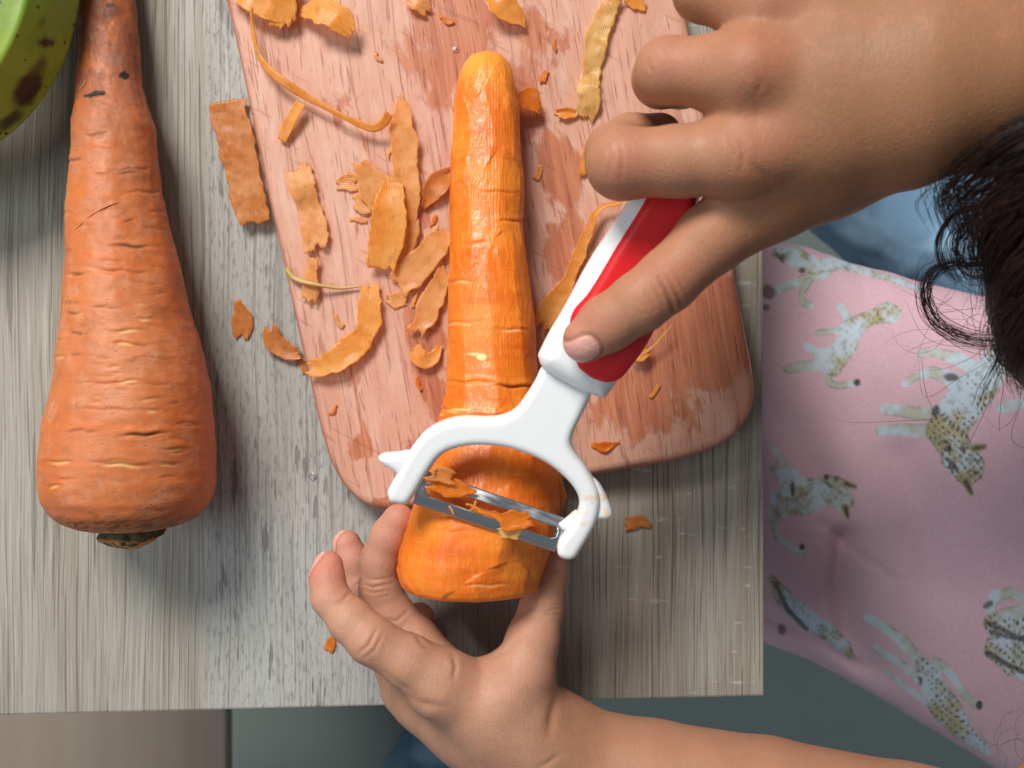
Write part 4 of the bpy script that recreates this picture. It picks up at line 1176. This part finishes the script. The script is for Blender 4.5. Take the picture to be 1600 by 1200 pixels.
c = m.mix(m.rng(n3, .5, .72, 0, .22), c, tuple(srgb(196, 120, 96)))
c = m.mix(m.rng(n3, .46, .28, 0, .05), c, tuple(srgb(206, 172, 142)))
m.base(c)
lin = m.noise(m.coord((1700, 330, 700), rot=(0, 0, .5)), 1.0, 2, .6)
m.normal(m.bump(m.math('ADD', m.math('MULTIPLY', vor, .6), m.math('ADD', m.math('MULTIPLY', n2, .6), m.math('MULTIPLY', lin, .7))), .0003, .32))
m.rough(m.math('SUBTRACT', m.rng(n1, .3, .7, .50, .62), m.math('MULTIPLY', m.attr('nail'), .2)))
m.sss(.16, (1.0, .40, .22), .003)
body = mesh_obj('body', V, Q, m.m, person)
base = srgb(176, 128, 98); pink = srgb(204, 136, 118); dark = srgb(112, 66, 46); nailc = srgb(226, 172, 160)
tone = np.tile(base, (len(V), 1))
# right arm's shade painted into its skin tone; other hand's inner side paler
nR, nL = len(VR), len(VL)
bx, by = pix(V)
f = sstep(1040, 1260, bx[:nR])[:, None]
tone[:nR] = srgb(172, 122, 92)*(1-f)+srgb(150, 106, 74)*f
f = sstep(820, 900, bx[nR:nR+nL])[:, None]
tone[nR:nR+nL] = srgb(188, 140, 114)*(1-f)+srgb(174, 126, 98)*f
def paint(c, r, colr, amt, pw=2):
    d = np.linalg.norm(V-np.asarray(c), axis=1)/r
    f = (amt*np.exp(-d**pw))[:, None]
    tone[:] = tone*(1-f)+colr*f
for ch in (f_i, f_m, f_r, f_p, t_l, th_): paint(ch[-1][0], .009, pink, .75)
paint(P(486, 878, .044), .008, srgb(222, 120, 104), .5)
for ch, i in ((fi, 2), (fm, 2), (fi, 0), (fm, 0), (fr, 0), (th_, 3)): paint(ch[i][0]+np.array([0, 0, ch[i][1]]), .008, srgb(176, 104, 82), .45)
tone[:] = tone*(1-pgm[:, None])+dark*pgm[:, None]
nail = np.zeros(len(V)); lift_ = np.zeros(len(V))
VN = vnormals(V, Q)
def nail_at(c, ax, nrm, r1, r2):
    """oval plate on the fingertip: ax towards the free edge, nrm its outward side"""
    c = np.asarray(c); ax = np.asarray(ax)/np.linalg.norm(ax); nrm = np.asarray(nrm)/np.linalg.norm(nrm)
    sd = np.cross(ax, nrm); sd /= np.linalg.norm(sd)
    d = V-c; a = d @ ax; q = d @ sd; o = VN @ nrm
    rr = (np.abs(a/r1)**3+np.abs(q/r2)**3)**(1/3.)
    near = (np.linalg.norm(d, axis=1) < 2.2*r1)*sstep(.1, .45, o)
    f = sstep(1.0, .86, rr)*near
    rim_ = np.exp(-((rr-1.03)/.10)**2)*near*sstep(1.1, .4, a/r1)
    nail[:] = np.maximum(nail, f); lift_[:] += .00022*f-.00030*rim_
    tone[:] = tone*(1-f[:, None]*.85)+nailc*f[:, None]*.85
    tip_ = f*sstep(.72, .86, a/r1)
    tone[:] = tone*(1-tip_[:, None]*.6)+srgb(236, 220, 208)*tip_[:, None]*.6
    tone[:] = tone*(1-rim_[:, None]*.4)+dark*rim_[:, None]*.4
tdir = th_[-1][0]-th_[-2][0]; tdir /= np.linalg.norm(tdir)
tn = np.array([-.25, -.62, .75])
nail_at(th_[-1][0]+tn/np.linalg.norm(tn)*th_[-1][1]*.9, tdir, tn, .0052, .0040)
nail_at(f_i[-1][0]+np.array([-.0046, .0005, .001]), (.05, 1, 0), (-1, .1, .35), .0046, .0032)
nail_at(f_r[-1][0]+np.array([-.0040, .0008, .001]), (-.1, 1, 0), (-1, .2, .4), .0040, .0028)
Vw = V+VN*lift_[:, None]
body.data.vertices.foreach_set('co', Vw.astype(np.float32).ravel()); body.data.update()
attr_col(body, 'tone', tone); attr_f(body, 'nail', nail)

# ---- pink shirt, a sleeve-like shell round the trunk with a printed pattern
UP = np.array([(1080, 355), (1195, 383), (1240, 388), (1290, 410), (1350, 425), (1420, 448), (1480, 462), (1600, 478), (1760, 470), (1950, 440)], float)
LO = np.array([(1080, 955), (1195, 1000), (1250, 1020), (1300, 1045), (1350, 1072), (1400, 1102), (1450, 1132), (1500, 1163), (1560, 1200), (1680, 1270), (1950, 1330)], float)
nu = 520
pxs = np.concatenate([np.linspace(1080, 1180, 30, endpoint=False), np.linspace(1180, 1620, 430, endpoint=False), np.linspace(1620, 1950, 60)])
zc_ = np.interp(pxs, [1080, 1200, 1400, 1600, 1950], [-.165, -.150, -.120, -.085, -.03])
hh_ = np.interp(pxs, [1080, 1200, 1400, 1600, 1950], [.055, .066, .078, .082, .085])
ph = np.concatenate([np.linspace(-.05, np.pi+.05, 470), np.linspace(np.pi+.12, 2*np.pi-.12, 60)])
yu = smooth1(np.interp(pxs, UP[:, 0], UP[:, 1]), 15); yl = smooth1(np.interp(pxs, LO[:, 0], LO[:, 1]), 15)
k = (H-zc_)*TAN/800
xc = (pxs-800)*k; ymid = -((yu+yl)/2-600)*k; wd = (yl-yu)/2*k
cosp, sinp = np.cos(ph)[None, :], np.sin(ph)[None, :]
sq = np.sign(sinp)*np.abs(sinp)**.72
Y = ymid[:, None]+wd[:, None]*cosp; Z = zc_[:, None]+hh_[:, None]*sq; X = np.repeat(xc[:, None], len(ph), 1)
SV = np.stack([X, Y, Z], -1)
spx, spy = pix(SV)
top = (sinp > 0)*np.ones_like(spx)
def valley(pts, w, dep):
    d = np.full(spx.shape, 1e9); p = np.array(pts, float)
    for a, b in zip(p[:-1], p[1:]):
        e = b-a; t = np.clip(((spx-a[0])*e[0]+(spy-a[1])*e[1])/(e@e), 0, 1)
        d = np.minimum(d, np.hypot(spx-a[0]-e[0]*t, spy-a[1]-e[1]*t))
    return -dep*np.exp(-(d/w)**2)
fold = valley([(1330, 850), (1322, 920), (1338, 990), (1372, 1050)], 26, .009)+valley([(1195, 960), (1270, 1000), (1350, 1050)], 10, .004)
fold += valley([(1290, 820), (1340, 860), (1395, 905)], 9, .0016)+valley([(1420, 720), (1450, 800), (1470, 900)], 40, .005)+valley([(1200, 640), (1260, 700), (1300, 790)], 36, .004)
fold += .003*fbm(spx*.006, spy*.006, 0*spx, 2)+.0009*fbm(spx*.02+3, spy*.013, 0*spx, 2)
SV[..., 2] += fold*np.clip(sinp*2, 0, 1)
SV[..., 1] += .0006*fbm(spx*.03, spy*.02, 0*spx+2, 2)
# printed pattern: wild cats drawn in colour on the cloth
pinkc = srgb(200, 162, 174)
col = np.tile(pinkc, (*spx.shape, 1)).astype(float)
def seg_d(pts):
    d = np.full(spx.shape, 1e9)
    p = np.array(pts, float)
    for a, b in zip(p[:-1], p[1:]):
        e = b[:2]-a[:2]; t = np.clip(((spx-a[0])*e[0]+(spy-a[1])*e[1])/(e@e+1e-9), 0, 1)
        d = np.minimum(d, np.hypot(spx-a[0]-e[0]*t, spy-a[1]-e[1]*t)-(a[2]+(b[2]-a[2])*t))
    return d
blue = srgb(178, 196, 206); oliv = srgb(158, 148, 100); ink = srgb(40, 40, 44); grey = srgb(120, 124, 116)
n_a = fbm(spx*.035, spy*.035, 0*spx+9, 3); n_b = fbm(spx*.11, spy*.11, 0*spx+5, 3); n_c = fbm(spx*.25, spy*.25, 0*spx, 2)
def put(mask, c):
    col[:] = col*(1-mask[..., None])+np.asarray(c)*mask[..., None]
def cat(limbs, body, back=None, tips=(), marks=(), ears=(), stripes=(), spots=.5, dim=0.0):
    for L in limbs:
        d = seg_d(L)-1.2+1.0*n_b
        f = sstep(1.2, -1.2, d)*top
        w = sstep(-.35, .45, n_a+.25*n_b)[..., None]
        put(f, blue*(1-w*.6)+oliv*w*.6)
        put(f*sstep(-3.5, .2, d)*sstep(-.2, .5, n_a+.4*n_b)*.75, grey*.6)
    for L in body:
        d = seg_d(L)-.8+1.4*n_b
        f = sstep(2, -2, d)*top
        w = sstep(-.35, .55, n_a+.35*n_b)[..., None]
        put(f, blue*(1-w)+oliv*w)
        put(f*sstep(-4, 0, d)*sstep(-.25, .4, n_c+n_a)*.75, grey*.55)
        cell = np.sin(spx*.47+5*n_a)*np.sin(spy*.47+4*n_a[::-1]+1.2*n_b)
        put(f*sstep(.42, .60, cell)*sstep(-.5, .0, n_a)*spots, ink*.8)
        put(f*sstep(.15, .55, n_b)*.45, grey*.8)
    for (x, y, r) in tips: put(sstep(r+2, r-2, np.hypot(spx-x, spy-y)+2*n_b)*top, ink)
    for L in stripes: put(sstep(1.8, -1.2, seg_d(L)+1.5*n_b)*top*.85, ink)
    for (x, y, rx, ry) in marks: put(sstep(1.3, .7, np.hypot((spx-x)/rx, (spy-y)/ry)+.3*n_b)*top*.9, ink)
    for E in ears:
        put(sstep(1.5, -1.5, seg_d(E)+n_b)*top, oliv*.8)
        e2 = [(a, b, r*.5) for a, b, r in E]; put(sstep(1.5, -1.5, seg_d(e2))*top*.85, ink)
cat([[(1330, 508, 6), (1322, 494, 5), (1312, 480, 5)], [(1318, 513, 6), (1295, 519, 4), (1277, 521, 4)], [(1298, 551, 7), (1275, 553, 6), (1260, 541, 5)], [(1290, 568, 9), (1260, 572, 7), (1232, 577, 6)],
     [(1292, 580, 5), (1296, 599, 4), (1315, 602, 4), (1336, 598, 4)]], [[(1300, 572, 14), (1318, 545, 17), (1330, 515, 18), (1352, 499, 11), (1382, 490, 13)], [(1385, 488, 15), (1392, 490, 13)]], tips=[(1338, 597, 5)], spots=.4)
cat([[(1530, 582, 10), (1490, 560, 9), (1462, 550, 6), (1436, 552, 5)], [(1490, 597, 12), (1455, 582, 8), (1430, 588, 6), (1413, 600, 4)], [(1470, 648, 10), (1430, 645, 9), (1385, 640, 8)], [(1455, 672, 10), (1415, 673, 9), (1377, 673, 6)]],
    [[(1558, 560, 20), (1530, 600, 30), (1500, 640, 32), (1480, 670, 30), (1500, 715, 22)], [(1496, 712, 24), (1512, 730, 26)]], marks=[(1483, 700, 5, 6), (1505, 700, 5, 5), (1488, 728, 6, 7), (1478, 690, 9, 2.5), (1483, 590, 14, 6), (1462, 642, 7, 9)],
    ears=[[(1522, 700, 7), (1538, 698, 5)], [(1508, 752, 8), (1518, 772, 4)]], stripes=[[(1478, 716, 2), (1490, 722, 2), (1495, 736, 2)], [(1510, 716, 1.5), (1530, 722, 1.5)], [(1515, 734, 1.5), (1528, 740, 1.5)]], spots=.95)
cat([[(1240, 745, 12), (1225, 728, 7), (1213, 702, 4)], [(1210, 770, 4), (1207, 805, 5), (1216, 840, 4), (1235, 858, 5), (1256, 864, 6)], [(1226, 750, 8), (1212, 735, 5)]],
    [[(1226, 790, 20), (1250, 775, 30), (1280, 775, 26), (1304, 768, 20)], [(1308, 766, 20), (1322, 785, 16)]], marks=[(1297, 748, 4, 5), (1312, 750, 4, 3), (1240, 765, 4, 12)], ears=[[(1326, 758, 6), (1339, 762, 4)], [(1326, 795, 6), (1330, 810, 3)]], stripes=[[(1296, 756, 1.5), (1306, 764, 1.5)]], tips=[(1255, 856, 5)], spots=.35)
cat([], [[(1208, 905, 5), (1225, 935, 13), (1260, 968, 14), (1300, 992, 13), (1330, 1018, 9), (1343, 1037, 3)]], tips=[], stripes=[[(1212, 910, 3), (1228, 950, 4), (1262, 985, 3)]], spots=.5)
cat([[(1448, 1050, 10), (1410, 1000, 8), (1385, 982, 7), (1362, 969, 6)], [(1438, 1062, 6), (1405, 1035, 5), (1377, 1020, 5)], [(1452, 1100, 5), (1420, 1078, 3), (1393, 1054, 3)], [(1462, 1048, 6), (1462, 1032, 5), (1476, 1044, 5), (1500, 1080, 5), (1522, 1100, 6)]],
    [[(1440, 1035, 10), (1455, 1070, 18), (1475, 1105, 22), (1500, 1140, 14), (1540, 1172, 6)]], tips=[(1526, 1101, 6)], stripes=[[(1436, 1060, 2), (1440, 1062, 2), (1438, 1068, 3)]], spots=.8)
cat([[(1545, 950, 8), (1552, 930, 8), (1575, 924, 7), (1610, 935, 7)]], [[(1552, 975, 18), (1580, 985, 24), (1640, 1000, 30)], [(1555, 1010, 20), (1585, 1030, 24), (1640, 1050, 26)]], stripes=[[(1540, 972, 4), (1570, 985, 3), (1610, 1005, 4)], [(1540, 1018, 4), (1560, 1030, 4), (1600, 1050, 3)], [(1545, 985, 3), (1600, 1000, 2)], [(1538, 945, 4), (1545, 940, 4)]], spots=.9)
cat([[(1290, 425, 8), (1250, 440, 7), (1215, 453, 5)], [(1262, 440, 5), (1252, 458, 4), (1252, 474, 4), (1266, 478, 4)]], [[(1215, 396, 8), (1240, 402, 15), (1275, 418, 12), (1310, 412, 9), (1355, 425, 5), (1440, 452, 3)]], marks=[(1222, 402, 5, 5), (1252, 424, 5, 5)], stripes=[[(1212, 396, 2), (1222, 410, 2)]], spots=.2)
for (x, y, r) in ((1199, 456, 11), (1222, 985, 7), (1196, 480, 6)): put(sstep(1.3, .7, np.hypot(spx-x, spy-y)/r+.4*n_b)*top*.8, srgb(84, 46, 60))
# the same print carries on over the shoulder outside the picture
for (dx, dy) in ((330, 60), (330, 380)):
    cat([[(1330+dx, 508+dy, 6), (1312+dx, 480+dy, 5)], [(1290+dx, 568+dy, 9), (1232+dx, 577+dy, 6)]], [[(1300+dx, 572+dy, 14), (1330+dx, 515+dy, 18), (1382+dx, 490+dy, 13)]], tips=[(1338+dx, 597+dy, 5)], spots=.4)
m = Mat('printed_cotton', .8, spec=.2)
cc = m.attr('print', 'Color')
w1 = m.noise(m.coord((2600, 700, 700)), 1.0, 2); w2 = m.noise(m.coord((700, 2600, 700)), 1.0, 2)
wv = m.math('ADD', w1, w2)
m.base(m.mix(m.rng(wv, .8, 1.25, 0, .16), cc, tuple(srgb(236, 220, 224))))
m.normal(m.bump(wv, .0003, .5))
m.b.inputs['Sheen Weight'].default_value = .15
shirt = mesh_obj('shirt', SV.reshape(-1, 3), grid_faces(nu, len(ph), True), m.m, person)
shirt['label'] = 'pink shirt printed with spotted wild cats'
attr_col(shirt, 'print', col.reshape(-1, 3))

# ---- blue trousers below the shirt
def leg_shell(pts, rad, n=120, kk=90, seed=0.):
    p = catmull(np.array(pts), n)
    t = np.gradient(p, axis=0); t /= np.linalg.norm(t, axis=1)[:, None]
    u = np.cross(t, [0, 0, 1.]); u /= np.linalg.norm(u, axis=1)[:, None]; v = np.cross(u, t)
    a = np.linspace(0, 2*np.pi, kk, endpoint=False)
    r = np.interp(np.linspace(0, 1, n), np.linspace(0, 1, len(rad)), rad)
    ca, sa = np.cos(a)[None, :], np.sin(a)[None, :]
    s = np.linspace(0, 1, n)[:, None]
    rr = r[:, None]*(1+.10*fbm(ca*1.6+seed, s*6, sa*1.6, 3)-.10*np.abs(fbm(ca*1.2+seed+4, s*9+sa*1.1, sa*1.2, 2)))
    V = p[:, None]+rr[..., None]*(ca[..., None]*u[:, None]+sa[..., None]*v[:, None])
    return V.reshape(-1, 3), grid_faces(n, kk, True)
v1, f1 = leg_shell([P(1900, 560, -.20), P(1600, 420, -.21), P(1440, 330, -.22), P(1345, 270, -.24), P(1270, 200, -.29)], [.075, .062, .055, .048, .04], seed=2.)
v2, f2 = leg_shell([P(1900, 860, -.24), P(1620, 850, -.25), P(1330, 760, -.27), P(1100, 700, -.29), P(950, 690, -.31)], [.075, .062, .055, .05, .045], seed=8.)
tro = mesh_obj('trousers', np.vstack([v1, v2]), np.vstack([f1, f2+len(v1)]), MBLUE, person)
tro['label'] = 'soft blue trousers blurred behind the arm'

# ---- dark hair hanging in from the right
HC = P(2085, 372, .125); HR = .0735
hm = Mat('dark_hair', .36)
nh = hm.noise(hm.coord((200, 200, 200)), 1.0, 2)
hm.base(hm.mix(nh, tuple(srgb(26, 18, 17)), tuple(srgb(58, 42, 36))))
hv, hf, off = [], [], 0
def strand(pts, r, n=14, seg=4):
    global off
    v, f = tube('', pts, [r*.8, r, r*.9, r*.35], None, None, seg, n)
    hv.append(v); hf.append(f+off); off += len(v)
R_ = random.Random(5)
# cap that closes the mass behind the strands
th0 = np.linspace(0, np.pi, 40); ph0 = np.linspace(0, 2*np.pi, 60, endpoint=False)
T, Pp = np.meshgrid(th0, ph0, indexing='ij')
cap = HC+HR*np.stack([np.sin(T)*np.cos(Pp), np.sin(T)*np.sin(Pp), np.cos(T)], -1)
cap += .0016*fbm(cap[..., 0]*120, cap[..., 1]*240, cap[..., 2]*120, 2)[..., None]
hv.append(cap.reshape(-1, 3)); hf.append(grid_faces(40, 60, True)); off += 40*60
def sph(az, el, r): return HC+r*np.array([math.cos(el)*math.cos(az), math.cos(el)*math.sin(az), math.sin(el)])
for i in range(2300):                       # strands lying over the head towards the fringe
    az = math.pi+R_.gauss(.0, .62); r = HR*(1.0+R_.random()*.045)
    el0 = 1.35-R_.random()*.5; el1 = R_.uniform(-.25, .35); sw = R_.gauss(.18, .16)
    pts = [sph(az-sw*(1-t)+.05*math.sin(6*t+i), el0*(1-t)+el1*t, r*(1+.012*math.sin(5*t+i*.7))) for t in (0, .25, .5, .75, 1)]
    e = pts[-1]; hang = R_.random()
    if hang < .0:
        q = e+np.array([R_.gauss(-.001, .004), R_.gauss(-.003, .004), -R_.uniform(.008, .03)])
        pts += [q, q+np.array([R_.gauss(.002, .005), R_.gauss(-.004, .005), -R_.uniform(.004, .02)])]
    strand(pts, R_.uniform(.00010, .00020), 16, 3)
def lock(path, n, spread, r=.00016, tip=1.0):
    base = [P(*p) for p in path]
    for i in range(n):
        o = np.array([R_.gauss(0, 1), R_.gauss(0, 1), R_.gauss(0, 1)])*spread
        sc = R_.uniform(.93, 1.07)
        cen = np.mean(base, axis=0)
        pts = [cen+(b-cen)*(1+(sc-1)*.6)+o*(.35+.65*j/(len(base)-1))+np.array([R_.gauss(0, 1), R_.gauss(0, 1), 0])*spread*.22 for j, b in enumerate(base)]
        strand(pts, r*R_.uniform(.6, 1.1), 30, 4)
for (x0, y0, x1, y1, x2, y2, x3, y3, nn_) in ((1720, 150, 1600, 205, 1530, 255, 1478, 300, 60), (1730, 180, 1610, 235, 1545, 280, 1500, 320, 70), (1740, 220, 1630, 270, 1560, 310, 1530, 370, 90), (1740, 260, 1640, 310, 1580, 360, 1560, 430, 90),
                                       (1750, 330, 1650, 380, 1595, 430, 1570, 500, 90), (1750, 400, 1660, 440, 1610, 490, 1580, 545, 80), (1700, 260, 1620, 300, 1560, 330, 1545, 400, 60), (1740, 440, 1670, 480, 1630, 505, 1600, 545, 60)):
    lock([(x0, y0, .150), (x1, y1, .142), (x2, y2, .130), (x3, y3, .112), (x3+R_.uniform(-5, 25), y3+45, .098)], int(nn_*1.5), .0026, .00012)
lock([(1590, 400, .10), (1540, 412, .095), (1480, 414, .088), (1452, 432, .084), (1446, 470, .082), (1466, 506, .082), (1512, 530, .084), (1560, 535, .088), (1610, 520, .092)], 44, .0015, .00009)
lock([(1600, 330, .11), (1545, 320, .105), (1492, 335, .098), (1467, 375, .094), (1474, 415, .092), (1500, 440, .09)], 16, .0008, .00013)
lock([(1600, 350, .11), (1520, 345, .10), (1490, 385, .098), (1510, 430, .096), (1560, 440, .10)], 26, .0016, .00013)
lock([(1640, 470, .10), (1600, 530, .09), (1575, 545, .085), (1555, 578, .075), (1538, 610, .068), (1530, 640, .064)], 12, .0010, .0001)
lock([(1640, 480, .10), (1590, 545, .09), (1572, 560, .085), (1590, 590, .08), (1625, 615, .075)], 20, .0010, .0001)
lock([(1600, 500, .10), (1570, 520, .095), (1562, 548, .09), (1580, 566, .085), (1620, 572, .085)], 30, .0010)
for i in range(26):                         # fly-away hairs round the fringe
    x, y = R_.uniform(1470, 1600), R_.uniform(440, 540)
    a = R_.uniform(2.2, 5.0); L = R_.uniform(60, 150); cu = R_.gauss(0, 2.2)
    path = []
    for j in range(6):
        path.append(P(x, y, .085-.004*j)); x += L/5*math.cos(a); y += -L/5*math.sin(a); a += cu/4
    strand(path, .00005, 24, 3)
for pth in ([(1560, 520), (1470, 470), (1420, 440), (1395, 425)], [(1560, 540), (1480, 540), (1440, 520), (1415, 470)], [(1570, 550), (1500, 590), (1445, 620), (1435, 560)], [(1440, 560), (1446, 610), (1462, 650), (1470, 655)], [(1570, 560), (1540, 640), (1515, 690), (1510, 700)],
            [(1600, 560), (1590, 640), (1560, 670), (1530, 640)], [(1600, 620), (1580, 680), (1600, 700), (1620, 690)], [(1590, 600), (1570, 600), (1562, 650), (1562, 674)], [(1470, 655), (1400, 658), (1330, 660), (1290, 650)]):
    strand([P(x, y, .075-.008*i) for i, (x, y) in enumerate(pth)], .00007, 24, 3)
for i in range(14):
    x, y = R_.uniform(1560, 1620), R_.uniform(1150, 1200); a = R_.uniform(0, 6.28); path = []
    for j in range(6):
        path.append(P(x, y, -.01)); x += 14*math.cos(a); y += 14*math.sin(a); a += .5
    strand(path, .00006, 16, 3)
hair = mesh_obj('hair', np.vstack(hv), np.vstack(hf), hm.m, person)
hair['label'] = 'dark loose hair falling over the arm and shirt'
